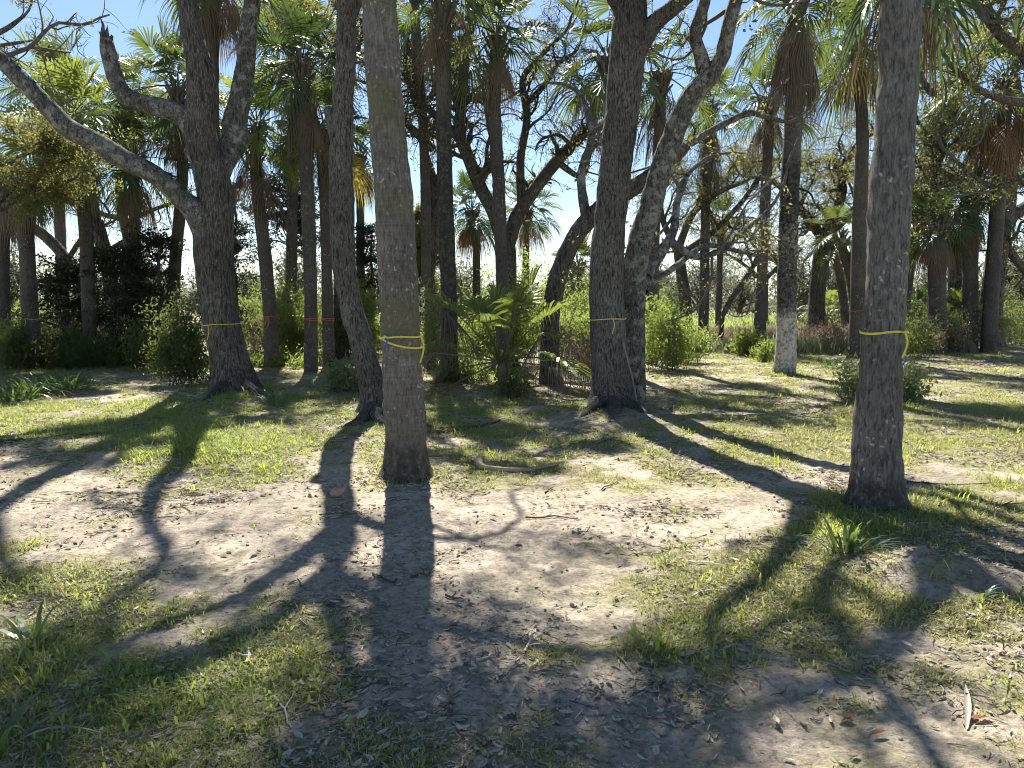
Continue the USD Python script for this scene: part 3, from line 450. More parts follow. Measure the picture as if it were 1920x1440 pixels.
palm('distant palm right of slender palm half hidden by forked oak', 30, [(985, None, 13), (986, 480, 12), (988, 395, 12)], 'palm', 24, 8, seed=73, fm='frond', dm='dead_red', pet=0.9, blade=0.9)
palm('small young palm with upright fans behind bowed oak trunk', 24, [(1080, None, 16), (1082, 540, 14), (1083, 500, 14)], 'palm', 20, 8, seed=75, fm='frond', pet=0.6, blade=0.7)
palm('distant palm with lit crown low at far right behind oak limbs', 28, [(1690, None, 14), (1712, 480, 13), (1725, 420, 13)], 'palm', 20, 8, seed=77, fm='frond', pet=0.8, blade=0.9)

# ---------------------------------------------------------------- oaks
def branch(rng, p, d, r, length, seglen, gnarl, up):
    m = max(4, int(length / seglen)); P = [p]; d = unit(d)
    turn = rng.normal(size=3) * gnarl
    for k in range(m):
        turn = turn * 0.55 + rng.normal(size=3) * gnarl
        d = unit(d + turn + np.array([0, 0, up])); P.append(P[-1] + d * length / m)
    return np.array(P), r * np.linspace(1, 0.35, m + 1)
def lp(Y, pts):
    """limb given in metres (x, y, z, thickness) as the polyline oak() takes"""
    out = []
    for x, y, z, w in pts:
        u, v = project([x, y, z]); out.append((float(u), float(v), w * FPX / y, y - Y))
    return out
def oak(label, Y, trunk, limbs, mat='oak', limb_mat=None, seed=1, spawn=7, blen=1.6, sub=5, leaf=10, new=0.25, dense=False, name='oak_tree', cat='oak tree', key=None, lsize=0.05, sides=None, flare=1.35, levels=3, gn=0.24, roots=(), first=0.25, group=None, bare_trunk=True, cap_jag=(), bare=(), canopy=(), up=0.05, leaf_m=('oak_leaf', 'oak_new')):
    """trunk and limbs: pixel polylines (u, v, width, depth offset); finer branches and twigs grow from them"""
    rng = np.random.default_rng(seed)
    trunk = [list(p) for p in trunk]
    if trunk[0][1] is None: trunk[0][1] = ground_v(Y)
    P, R = path3(trunk, Y, 8)
    P[0, 2] = gz(P[0, 0], P[0, 1]) - 0.08
    fl = np.exp(-np.maximum(P[:, 2] - P[0, 2], 0) / 0.28); R0 = R.copy(); R = R * (1 + (flare - 1) * fl)
    t = Thing(name, label, cat, [P[0, 0], P[0, 1], P[0, 2] + 0.08], group)
    t.part('trunk', trunk_mesh(P, R, 0.022 if dense else 0.018, sides or (44 if dense else 14), seed, dense), M[mat], True)
    todo = []
    if not bare_trunk or not limbs: todo.append((P, R0, 1.0))
    for k, lb in enumerate(limbs):
        LP, LR = path3(lb, Y, 7)
        if k not in cap_jag and k not in bare: todo.append((LP, LR, 1.0 if k not in canopy else 2.0))
        V, F = trunk_mesh(LP, LR, 0.014 if dense else 0.012, 24 if dense else 10, seed + k, dense)
        if k in cap_jag:  # splintered end of a broken limb
            mb = MB(); mb.add(V, F)
            for s, (hh_, ox) in enumerate([(.34, -.02), (.2, .03), (.12, -.05), (.08, .05), (.16, 0.0)]):
                b0 = LP[-1] + np.array([ox, 0.03 * (s - 2), 0]); mb.add(*sweep(np.stack([b0 - [0, 0, .12], b0 + [ox * .2, 0, 0.02], b0 + [ox * .6 + rng.normal(0, .015), rng.normal(0, .02), hh_ * .6], b0 + [ox + rng.normal(0, .02) - .02, 0, hh_]]), [LR[-1] * .6, LR[-1] * (.55 if s == 0 else .4), LR[-1] * .25, 0.003], 5))
            V, F = mb.get()
        t.part('limb', (V, F), M[limb_mat or mat], True)
    for k, rt in enumerate(roots):
        pts = np.array([gp(u, v) for u, v, _ in rt]); pts[:, 2] += [0.08] + list(np.linspace(0.005, -0.035, len(rt) - 1))
        S = catmull(pts, 6); W = np.interp(np.linspace(0, 1, len(S)), np.linspace(0, 1, len(rt)), [w for _, _, w in rt])
        t.part('root', sweep(S, W, 8, ref=(0, 0, 1)), M[mat], True)
    big, tw, tips, thin = MB(), MB(), [], []
    for LP, LR, lush in todo:
        tipl = tips if (lush > 1 or not dense) else thin
        tl = np.linalg.norm(np.diff(LP, axis=0), axis=1).sum()
        ns = max(2, int(spawn * tl / 3.0 * lush))
        for s in np.append(rng.uniform(first, 1, ns), 1.0):
            k = min(int(s * (len(LP) - 1)), len(LP) - 2); base, ax = LP[k], unit(LP[k + 1] - LP[k])
            if s == 1.0: base = LP[-1]
            d = unit(ax * (0.9 if s == 1 else 0.35) + unit(rng.normal(size=3)) * (0.3 if s == 1 else 0.9) + [0, 0, 0.15])
            r = LR[k] * (0.9 if s == 1 else rng.uniform(0.3, 0.6)); r = min(r, 0.042 if dense else 0.07)
            ln = blen * rng.uniform(0.6, 1.3) * (1 if s < 1 else 1.2)
            B1, R1 = branch(rng, base, d, r, ln, 0.16, gn, up); big.add(*sweep(B1, R1, 6, ref=unit(rng.normal(size=3))))
            for _ in range(sub):
                k2 = rng.integers(len(B1) // 4, len(B1)); d2 = unit(unit(B1[-1] - B1[0]) * 0.4 + unit(rng.normal(size=3)) + [0, 0, 0.12])
                B2, R2 = branch(rng, B1[k2], d2, max(R1[k2] * 0.55, 0.008), ln * rng.uniform(0.3, 0.65), 0.12, gn * 1.15, up); big.add(*sweep(B2, R2, 4, ref=unit(rng.normal(size=3)), cap=False))
                for _ in range(sub if levels > 2 else 0):
                    k3 = rng.integers(1, len(B2)); d3 = unit(unit(B2[-1] - B2[0]) * 0.5 + unit(rng.normal(size=3)))
                    B3, R3 = branch(rng, B2[k3], d3, 0.0065, ln * rng.uniform(0.12, 0.3), 0.10, gn * 1.2, up); tw.add(*sweep(B3, R3, 3, ref=unit(rng.normal(size=3)), cap=False))
                    tipl += [B3[rng.integers(1, len(B3))], B3[-1]] + ([B3[0] + rng.normal(0, .12, 3) for _ in range(3)] if lush > 1 and rng.random() < .5 else [])
                if levels <= 2: tipl += [B2[-1], B2[len(B2) // 2]]
    up_ = None
    if big.n: up_ = t.part('branch', big.get(), M['twig'] if mat != 'oak_far' else M['oak_far'], True, kind='stuff')
    if tw.n: t.part('twig', tw.get(), M['twig'], kind='stuff', under=up_)
    if leaf and tips + thin:
        T = np.array(tips + [p_ for p_ in thin if rng.random() < .14]); T = T[rng.random(len(T)) < min(1.0, leaf / 6.0)]; rep = max(3, int(leaf))
        C = np.repeat(T, rep, 0) + rng.normal(size=(len(T) * rep, 3)) * 0.06
        isnew = rng.random(len(C)) < new
        if (~isnew).any(): t.part('foliage', leaves(C[~isnew], lsize * 1.5, lsize * 0.75, rng), M[leaf_m[0]], kind='stuff', under=up_)
        if isnew.any(): t.part('new_foliage', leaves(C[isnew], lsize * 1.2, lsize * 0.6, rng), M[leaf_m[1]], kind='stuff', under=up_, label='yellow-green new leaves')
    if key: TRUNKS[key] = (P, R)
    return t
oak('great oak with straight ridged trunk and yellow ribbon with blue tag right of centre', DN(772), [(1150, 772, 88), (1146, 700, 72), (1139, 600, 66), (1138, 480, 62), (1150, 360, 58), (1162, 250, 60), (1172, 150, 62), (1180, 60, 62), (1182, -20, 56), (1178, -120, 48), (1160, -300, 36)],
    [[(1195, 95, 36), (1225, 45, 32, -.1), (1262, 15, 28, -.3), (1310, -30, 24, -.6), (1380, -110, 18, -1)], [(1165, 10, 34), (1120, -60, 28, -.3), (1050, -150, 22, -.8), (960, -220, 14, -1.4)], [(1178, -100, 36), (1230, -220, 26, .4), (1290, -330, 16, .9)],
     [(1165, -250, 30), (1080, -330, 22, -.4), (980, -400, 16, -.9), (880, -430, 10, -1.3)], [(1160, -290, 30), (1180, -420, 20, .3), (1120, -540, 12, .2)],
     lp(DN(772), [(1.62, 11.1, 6.6, .2), (1.1, 11.2, 7.4, .15), (.48, 11.0, 7.9, .12), (.25, 9.9, 8.2, .10), (.1, 9.2, 8.4, .07), (-.1, 8.4, 8.8, .04)]), lp(DN(772), [(1.6, 11.2, 6.9, .18), (1.2, 11.6, 7.7, .13), (.4, 11.1, 8.0, .10), (-.2, 10.8, 8.3, .07), (-.8, 10.4, 8.9, .04)])],
    'oak_fine', seed=101, bare=(5, 6), roots=[[(1160, 775, .14), (1195, 782, .08), (1228, 793, .02)], [(1130, 775, .14), (1105, 783, .07), (1082, 793, .02)], [(1150, 776, .12), (1148, 790, .06), (1140, 802, .02)]], canopy=(), dense=True, spawn=5, blen=1.8, leaf=7, key='great', flare=1.25, first=0.35)
oak('second lichen-grey leaning trunk rising right of the great oak and forking high', DN(768), [(1190, 768, 40, .25), (1188, 690, 44, .25), (1187, 560, 46, .25), (1197, 470, 45, .2), (1222, 380, 42, .1), (1246, 300, 40, 0), (1282, 205, 38, -.1), (1318, 155, 38, -.2), (1338, 132, 32, -.2)],
    [[(1325, 150, 30, -.2), (1312, 100, 24, -.2), (1304, 60, 22, -.2), (1322, 0, 19, -.2), (1340, -90, 15, -.3), (1330, -200, 10, -.3)], [(1335, 138, 30, -.2), (1356, 100, 28, -.3), (1368, 40, 25, -.4), (1384, -20, 22, -.4), (1400, -140, 16, -.5)],
     [(1205, 545, 22, .3), (1222, 500, 18, .5), (1255, 455, 16, .8), (1300, 480, 13, 1.2), (1350, 470, 11, 1.6), (1400, 430, 9, 2), (1440, 395, 7, 2.2)], [(1212, 520, 20, .3), (1260, 440, 16, 1), (1270, 380, 13, 1.4), (1288, 330, 10, 1.6)],
     [(1205, 538, 16, .4), (1260, 505, 12, .9), (1320, 462, 10, 1.4), (1380, 470, 8, 1.7), (1420, 480, 6, 1.9)]],
    'oak_lichen', seed=103, dense=True, spawn=5, blen=1.5, leaf=7, new=0.35, key='second', flare=1.1, first=0.5)
oak('leaning oak with curved dark trunk just left of the thick ribboned palm', DN(782), [(700, 785, 58), (700, 740, 48), (690, 690, 44), (674, 630, 43), (655, 560, 42), (644, 480, 44), (641, 400, 45), (640, 320, 43), (642, 220, 39), (648, 120, 36), (650, 0, 34), (655, -90, 29), (640, -220, 20)],
    [[(640, 290, 30), (628, 245, 26), (619, 212, 22), (614, 200, 14)], [(650, -20, 32), (620, -90, 26, -.4), (560, -160, 20, -1), (480, -200, 14, -1.5)], [(655, 30, 26), (690, -40, 20, .2), (730, -110, 14, .4)], [(705, 745, 40, .1), (722, 705, 34, .15), (732, 688, 26, .2)],
     [(642, -200, 24), (610, -330, 20, .3), (560, -450, 14, .6), (480, -540, 9, .9)], [(646, -180, 24), (700, -300, 19, .2), (790, -400, 15, .5), (860, -440, 10, .8)], [(645, -190, 24), (660, -340, 18, -.5), (690, -460, 13, -1), (640, -560, 9, -1.4)], [(610, -320, 18), (520, -380, 14, -.3), (430, -420, 10, -.6)]],
    'oak_fine', seed=107, bare=(0, 3), canopy=(4, 5, 6, 7), dense=True, spawn=4, blen=1.6, leaf=6, key='curved', flare=1.3, first=0.6, roots=[[(700, 790, 0.12), (672, 800, .07), (640, 806, .04), (610, 808, .015)], [(705, 795, 0.1), (720, 803, .06), (745, 806, .03)], [(715, 788, .1), (800, 803, .045), (870, 803, .05), (935, 790, .02)]])
oak('old left oak with rough peeling trunk, long leaning limb and broken stub', DN(737), [(442, 740, 84), (430, 670, 68), (414, 600, 66), (404, 520, 68), (400, 440, 72), (405, 380, 66), (400, 330, 58), (385, 285, 56), (374, 240, 56), (378, 190, 52), (376, 140, 46), (366, 90, 40), (356, 40, 36), (348, -10, 33), (340, -120, 26), (350, -260, 16)],
    [[(392, 440, 56), (370, 400, 46, -.2), (340, 372, 36, -.3), (290, 328, 34, -.5), (230, 298, 38, -.6), (180, 266, 35, -.7), (130, 242, 37, -.8), (85, 196, 31, -.9), (45, 154, 31, -1), (0, 112, 28, -1), (-60, 60, 30, -1.1), (-160, 0, 22, -1.3)],
     [(362, 240, 40), (340, 216, 38, -.1), (310, 204, 34, -.2), (275, 195, 33, -.2), (240, 183, 30, -.2), (222, 160, 29, -.2), (210, 125, 28, -.2), (203, 95, 27, -.2), (199, 72, 20, -.2)],
     [(405, 330, 44), (424, 290, 46, .3), (440, 265, 46, .4), (440, 230, 44, .4), (452, 180, 38, .4), (462, 110, 33, .4), (466, 50, 30, .3), (474, -10, 28, .3), (470, -120, 22, .2), (490, -260, 14, .1)],
     [(430, 470, 44, .3), (408, 420, 40, .5), (390, 360, 40, .7), (378, 310, 36, .9), (360, 280, 30, 1.1)],
     [(350, -230, 18), (300, -330, 14, -.5), (240, -400, 9, -1)], [(488, -240, 15), (520, -330, 12, -.4), (500, -420, 9, -.9)], [(352, -250, 18), (400, -360, 13, .2), (440, -440, 9, .3)]],
    'oak', 'oak_lichen', seed=109, bare=(3,), roots=[[(455, 740, .16), (487, 746, .08), (515, 754, .02)], [(430, 740, .16), (400, 748, .08), (376, 757, .02)]], canopy=(4, 5, 6), dense=True, spawn=3, blen=1.5, leaf=5, key='old', flare=1.3, first=0.8, cap_jag=(1,))
oak('bowed oak trunk with black foot passing behind the great oak', DN(722), [(1034, 724, 42), (1031, 660, 36), (1033, 590, 34), (1046, 520, 34), (1070, 460, 33), (1105, 410, 32), (1150, 375, 31), (1190, 350, 30), (1235, 318, 26), (1290, 270, 20, .2)],
    [[(1260, 290, 16), (1330, 248, 13), (1400, 213, 11), (1440, 220, 9), (1478, 230, 6)], [(1100, 415, 20), (1090, 330, 16, .4), (1110, 250, 13, .6), (1090, 180, 9, .8)]],
    'oak', 'oak_lichen', seed=113, spawn=3, blen=0.9, leaf=3, key='bowed', flare=1.25, first=0.6, dense=True)
oak('gnarled forked oak with wide twisting limbs behind slender palm', 18.5, [(952, None, 40), (952, 600, 34), (952, 520, 34), (950, 470, 34), (946, 440, 32)],
    [[(946, 460, 30), (926, 400, 26), (900, 350, 24), (880, 300, 23), (862, 250, 22), (866, 190, 20), (870, 120, 19), (884, 40, 16), (890, -40, 12)], [(952, 455, 30), (972, 400, 26), (1010, 345, 23), (1050, 295, 22), (1090, 255, 18), (1110, 225, 14), (1120, 150, 10)],
     [(978, 392, 17), (976, 300, 15), (988, 220, 14), (980, 150, 12), (1010, 110, 9), (1060, 60, 6)], [(870, 270, 15), (820, 220, 13), (780, 180, 11), (760, 130, 9), (765, 50, 6)], [(866, 200, 13), (830, 150, 11), (800, 190, 10), (770, 165, 8), (745, 110, 5)],
     [(982, 200, 12), (1020, 160, 10), (1045, 120, 8), (1080, 95, 6), (1100, 40, 4)], [(1040, 300, 13), (1090, 330, 10), (1110, 280, 8), (1140, 260, 6)], [(900, 345, 13), (925, 290, 10), (915, 230, 8), (905, 160, 6)], [(870, 130, 11), (840, 60, 9), (800, 20, 7), (770, -30, 5)]],
    'oak_far', seed=127, spawn=12, blen=1.4, sub=5, leaf=3, new=0.4, lsize=0.045, gn=0.3)
oak('twisted oak with trunk behind thick ribboned palm, limbs spread left of scorched palm', 20, [(800, None, 30), (800, 560, 26), (806, 480, 25), (812, 400, 24), (815, 330, 22)],
    [[(814, 260, 20), (790, 215, 17), (775, 165, 15), (770, 100, 12), (748, 40, 8)], [(812, 280, 16), (770, 240, 13), (745, 210, 10), (715, 170, 7)], [(815, 340, 14), (786, 255, 10), (762, 230, 8), (745, 195, 6)], [(815, 250, 16), (840, 160, 12), (815, 90, 9), (830, 20, 6)]],
    'oak_far', seed=131, spawn=12, blen=1.3, sub=5, leaf=3, new=0.35, lsize=0.045, gn=0.3)
oak('right-hand leaning oak with heavy limbs beside palmetto', DN(650), [(1856, 650, 44), (1858, 590, 38), (1864, 520, 36), (1874, 440, 36), (1884, 370, 38), (1886, 310, 34), (1880, 280, 28)],
    [[(1884, 330, 28), (1850, 265, 22), (1820, 235, 18), (1770, 190, 14), (1735, 160, 11), (1715, 100, 8)], [(1878, 420, 26), (1905, 400, 24), (1950, 370, 20), (2010, 320, 14)], [(1875, 440, 18), (1900, 480, 15), (1940, 530, 12)], [(1886, 310, 22), (1912, 240, 18), (1905, 150, 14), (1890, 60, 10), (1850, 10, 8)],
     [(1850, 260, 14), (1790, 280, 11), (1740, 260, 9), (1700, 240, 6)]],
    'oak', seed=137, spawn=6, blen=1.4, sub=5, leaf=6, new=0.2, lsize=0.05)
oak('large far oak with yellow-green new leaves behind white-coated palm', 30, [(1530, None, 34), (1532, 560, 30), (1536, 500, 28), (1545, 440, 26)],
    [[(1545, 450, 20), (1500, 390, 14), (1450, 340, 10), (1400, 330, 7)], [(1545, 440, 20), (1580, 360, 15), (1560, 300, 11), (1510, 310, 8), (1450, 300, 6)], [(1548, 440, 20), (1620, 380, 15), (1680, 350, 12), (1740, 360, 8)], [(1570, 370, 14), (1600, 280, 10), (1650, 240, 7)]],
    'oak_far', seed=139, spawn=10, blen=1.9, sub=6, leaf=9, new=0.35, lsize=0.042, first=0.2)
oak('far oak spreading low yellow-green branches behind hanging-frond palm', 28, [(1290, None, 24), (1284, 560, 22), (1276, 500, 20), (1270, 460, 18)],
    [[(1270, 470, 15), (1300, 400, 12), (1350, 360, 9), (1400, 340, 6)], [(1272, 480, 14), (1330, 440, 11), (1390, 380, 9), (1430, 320, 6)], [(1268, 470, 14), (1240, 400, 10), (1250, 330, 8), (1290, 280, 6)]],
    'oak_far', seed=149, spawn=9, blen=1.7, sub=6, leaf=9, new=0.4, lsize=0.042)
oak('oak with dense olive twigs filling the top right corner', 17, [(2010, None, 44), (2000, 450, 40), (1985, 300, 36), (1965, 180, 32)],
    [[(1970, 210, 26), (1920, 100, 22), (1880, 70, 18), (1840, 20, 16), (1790, -30, 12)], [(1965, 190, 24), (1900, 190, 16), (1840, 170, 11), (1780, 120, 8)], [(1980, 280, 22), (1920, 330, 14), (1860, 350, 10), (1790, 300, 7)]],
    'oak', seed=151, spawn=7, blen=1.6, sub=5, leaf=7, new=0.2, lsize=0.05)
oak('oak with tangled bare limbs behind the two dark palm trunks at right', 25, [(1800, None, 34), (1795, 540, 30), (1790, 470, 28), (1780, 420, 26)],
    [[(1785, 430, 20), (1740, 390, 16), (1700, 360, 13), (1650, 330, 9)], [(1782, 430, 18), (1810, 370, 14), (1780, 330, 11), (1730, 320, 8)], [(1780, 420, 18), (1750, 340, 13), (1770, 270, 10), (1720, 230, 7)], [(1780, 440, 14), (1720, 430, 10), (1690, 390, 8), (1640, 400, 5)]],
    'oak_lichen', seed=157, spawn=9, blen=1.6, sub=6, leaf=6, new=0.2, lsize=0.06)
oak('oak outside left edge whose twigs reach into the top left corner', 14, [(-150, None, 50), (-140, 400, 44), (-120, 200, 38), (-100, 100, 30)],
    [[(-110, 130, 20), (-40, 80, 13), (10, 55, 8), (45, 30, 5)], [(-115, 150, 18), (-50, 90, 12), (0, 85, 7), (50, 78, 4)]], 'oak', seed=163, spawn=5, blen=0.5, sub=6, leaf=3, new=0.5, lsize=0.04, first=0.5)
oak('low oak with small yellowish leaves spread in front of far left palms', 16, [(-60, None, 34), (-50, 500, 28), (-30, 420, 24), (-10, 380, 20)],
    [[(-20, 400, 17), (30, 340, 12), (80, 310, 8), (130, 300, 5)], [(-20, 400, 16), (40, 370, 10), (100, 345, 7), (140, 335, 4)], [(-15, 390, 14), (20, 310, 9), (60, 285, 6), (100, 280, 4)]], 'oak', seed=167, spawn=9, blen=0.75, sub=6, leaf=11, new=0.35, lsize=0.045)
oak('dark leaning oak trunk forking behind black cedars at left', 22, [(228, None, 34), (218, 600, 30), (206, 520, 28), (190, 450, 26), (180, 415, 24)],
    [[(182, 420, 18), (150, 390, 14), (120, 365, 10), (90, 350, 6)], [(180, 415, 18), (172, 350, 14), (160, 290, 10)]], 'oak', seed=173, spawn=6, blen=1.3, sub=4, leaf=3)
oak('curving dark oak trunk sloping up left behind palm with yellow string', 23, [(178, None, 28), (160, 580, 24), (136, 520, 22), (118, 478, 21), (90, 448, 19), (60, 425, 17), (30, 400, 14)], [[(125, 490, 10), (160, 440, 8), (200, 420, 5)]], 'oak', seed=179, spawn=6, blen=1.2, sub=4, leaf=3)
oak('slender forked oak with bare horizontal branches between left cedars', 24, [(236, None, 24), (235, 520, 20), (240, 450, 18), (228, 400, 16)],
    [[(236, 430, 12), (262, 405, 9), (310, 385, 7), (350, 378, 5)], [(230, 410, 12), (190, 400, 8), (160, 375, 5)], [(238, 450, 11), (200, 470, 7), (170, 480, 4)], [(228, 400, 14), (222, 340, 10), (232, 280, 6)]], 'oak', seed=181, spawn=8, blen=1.3, sub=4, leaf=2)
oak('olive-leaved oak filling the gap above leaning oak and palm pair', 21, [(640, None, 26), (636, 450, 24), (625, 250, 22), (610, 120, 20)],
    [[(612, 130, 16), (580, 70, 12), (520, 40, 8)], [(610, 130, 14), (640, 60, 10), (650, -20, 7)], [(615, 160, 12), (660, 120, 10), (680, 60, 6)]], 'oak_far', seed=191, spawn=10, blen=1.4, sub=6, leaf=11, new=0.3, lsize=0.055)
oak('olive-leaved small tree glimpsed right of the thick ribboned palm', 26, [(797, None, 16), (796, 540, 14), (796, 480, 12), (795, 420, 8)], [], 'oak_far', seed=193, spawn=14, blen=0.8, sub=6, leaf=14, new=0.3, lsize=0.06, name='small_tree', cat='tree')
oak('fallen-looking bare dark snag leaning left of slim palm', 26, [(1352, 598, 9), (1372, 560, 10), (1400, 520, 10), (1422, 480, 9), (1432, 440, 6)], [[(1412, 500, 5), (1400, 460, 4), (1392, 430, 3)]], 'oak', seed=197, spawn=2, blen=0.6, sub=2, leaf=0, name='leaning_snag', cat='dead tree', flare=1.0)
oak('grey bare spreading tree beyond the marsh behind white-coated palm', 42, [(1430, None, 20), (1432, 550, 16), (1434, 520, 14)], [[(1434, 530, 9), (1400, 500, 6), (1370, 480, 4)], [(1434, 525, 9), (1470, 490, 6), (1500, 470, 4)], [(1434, 520, 9), (1425, 480, 6), (1410, 455, 3)], [(1434, 520, 8), (1460, 500, 6), (1440, 470, 4)]], 'oak_far', seed=199, spawn=9, blen=1.6, sub=6, leaf=3, lsize=0.08)
oak('bare grey dead-looking tree with fine arching twigs right of white-coated palm', 32, [(1590, None, 18), (1575, 520, 15), (1560, 470, 13), (1556, 440, 11)], [[(1556, 450, 9), (1520, 430, 6), (1495, 445, 4)], [(1556, 440, 9), (1540, 390, 6), (1500, 380, 4)], [(1558, 440, 8), (1575, 380, 6), (1560, 330, 4)]], 'oak_far', seed=211, spawn=11, blen=1.3, sub=6, leaf=1, lsize=0.06)

# ---------------------------------------------------------------- cedars
def cedar(label, Y, u, v0, v1, half, seed, name='cedar_tree', gap=0.0, dens=1.0):
    rng = np.random.default_rng(seed); base = at(u, ground_v(Y), Y); base[2] = gz(base[0], base[1]); top = at(u, v0, Y)[2]; low = at(u, v1, Y)[2]; hw = half * Y / FPX
    t = Thing(name, label, 'cedar tree', base)
    P = np.linspace(base - [0, 0, .05], [base[0] + .2, base[1], top], 12); P[1:-1, 0] += rng.normal(0, .05, 10)
    t.part('trunk', sweep(P, np.linspace(0.11, 0.02, 12), 8), M['oak'], True)
    br, C, D = MB(), [], []
    for k in range(int(46 * dens)):
        h = rng.uniform(low, top); a = rng.uniform(0, 2 * math.pi); f = 1 - 0.55 * (h - low) / (top - low + 0.01)
        ln = hw * f * rng.uniform(0.5, 1.15); d = np.array([math.cos(a), math.sin(a), rng.uniform(-0.05, 0.35)])
        B, R = branch(rng, np.array([base[0], base[1], h]), d, 0.028, ln, 0.12, 0.13, 0.0); br.add(*sweep(B, R, 4, ref=(0, 0.1, 1), cap=False))
        for q_ in range(len(B) // 3, len(B)):
            m = rng.integers(16, 30); C.append(B[q_] + rng.normal(size=(m, 3)) * [0.17, 0.17, 0.055]); D.append(np.repeat([d * [1, 1, 0]], m, 0) * 0.6)
    b_ = t.part('branch', br.get(), M['oak'], kind='stuff')
    t.part('foliage', leaves(np.vstack(C), 0.11, 0.045, rng, up=0.1, dirs=np.vstack(D)), M['cedar'], kind='stuff', under=b_)
cedar('black-green cedar between palm with yellow string and forked oak at left', 20, 125, 500, 640, 95, 301)
cedar('black-green broad cedar in front of the left background trunks', 19.5, 225, 470, 670, 110, 302, dens=1.4)
cedar('dark cedar right beside left side of old left oak', 20, 300, 440, 660, 85, 303)
cedar('tall dark cedar with drooping sprays left of palm pair', 24, 548, 290, 470, 95, 304, dens=1.5)
cedar('thin dim cedar behind old left oak and leaning palm', 23, 440, 350, 600, 60, 305)
cedar('dark green cedar low between leaning oak and thick ribboned palm', 24, 690, 430, 600, 55, 306)
cedar('dark cedar low behind scorched palm', 28, 800, 540, 600, 55, 307)

# ---------------------------------------------------------------- shrubs and undergrowth
def shrub(label, Y, u, vtop, half, mat, seed, n=1800, ls=0.06, name='leafy_shrub', cat='shrub', airy=1.0, group=None, vbase=None):
    rng = np.random.default_rng(seed); base = at(u, vbase or ground_v(Y), Y); base[2] = gz(base[0], base[1])
    top = at(u, vtop, Y)[2]; hw = half * Y / FPX; H = max(top - base[2], 0.2)
    t = Thing(name, label, cat, base, group)
    st, tips = MB(), []
    for k in range(12 + int(hw * 14)):
        a = rng.uniform(0, 2 * math.pi); sp_ = hw * math.sqrt(rng.random()); hh = H * (rng.uniform(0.3, 0.85) if k % 4 else rng.uniform(0.7, 1.08)) * (1 - 0.2 * (sp_ / hw) ** 2)
        p0 = base + [0.85 * sp_ * math.cos(a), 0.7 * sp_ * math.sin(a), -0.03]; p1 = base + [sp_ * math.cos(a), 0.8 * sp_ * math.sin(a), hh]
        mid = (p0 + p1) / 2 + rng.normal(0, .07, 3); S = catmull(np.stack([p0, mid, p1]), 5)
        st.add(*sweep(S, np.linspace(0.010, 0.0025, len(S)), 3, cap=False)); tips += list(S[3:]) + list(S[6:])
        for _ in range(5):
            b = S[rng.integers(2, len(S))]; e = b + unit(rng.normal(size=3) * [1, 1, .5] + [0, 0, 1.3]) * rng.uniform(0.15, 0.55) * min(1.2, H); st.add(*sweep(np.stack([b, (b + e) / 2 + rng.normal(0, .025, 3), e]), [0.005, 0.004, 0.002], 3, cap=False)); tips += [e, (b + e) / 2, b * .3 + e * .7, b * .15 + e * .85]
    n = int(n * 2.2); T = np.array(tips); k = rng.integers(0, len(T), n); C = T[k] + rng.normal(size=(n, 3)) * 0.075 * airy * np.where(rng.random((n, 1)) < .25, 2.2, 1)
    st_ = t.part('stem', st.get(), M['twig'], kind='stuff')
    t.part('foliage', leaves(C, ls * 1.55, ls * 0.5, rng, up=0.9), M[mat], kind='stuff', under=st_)
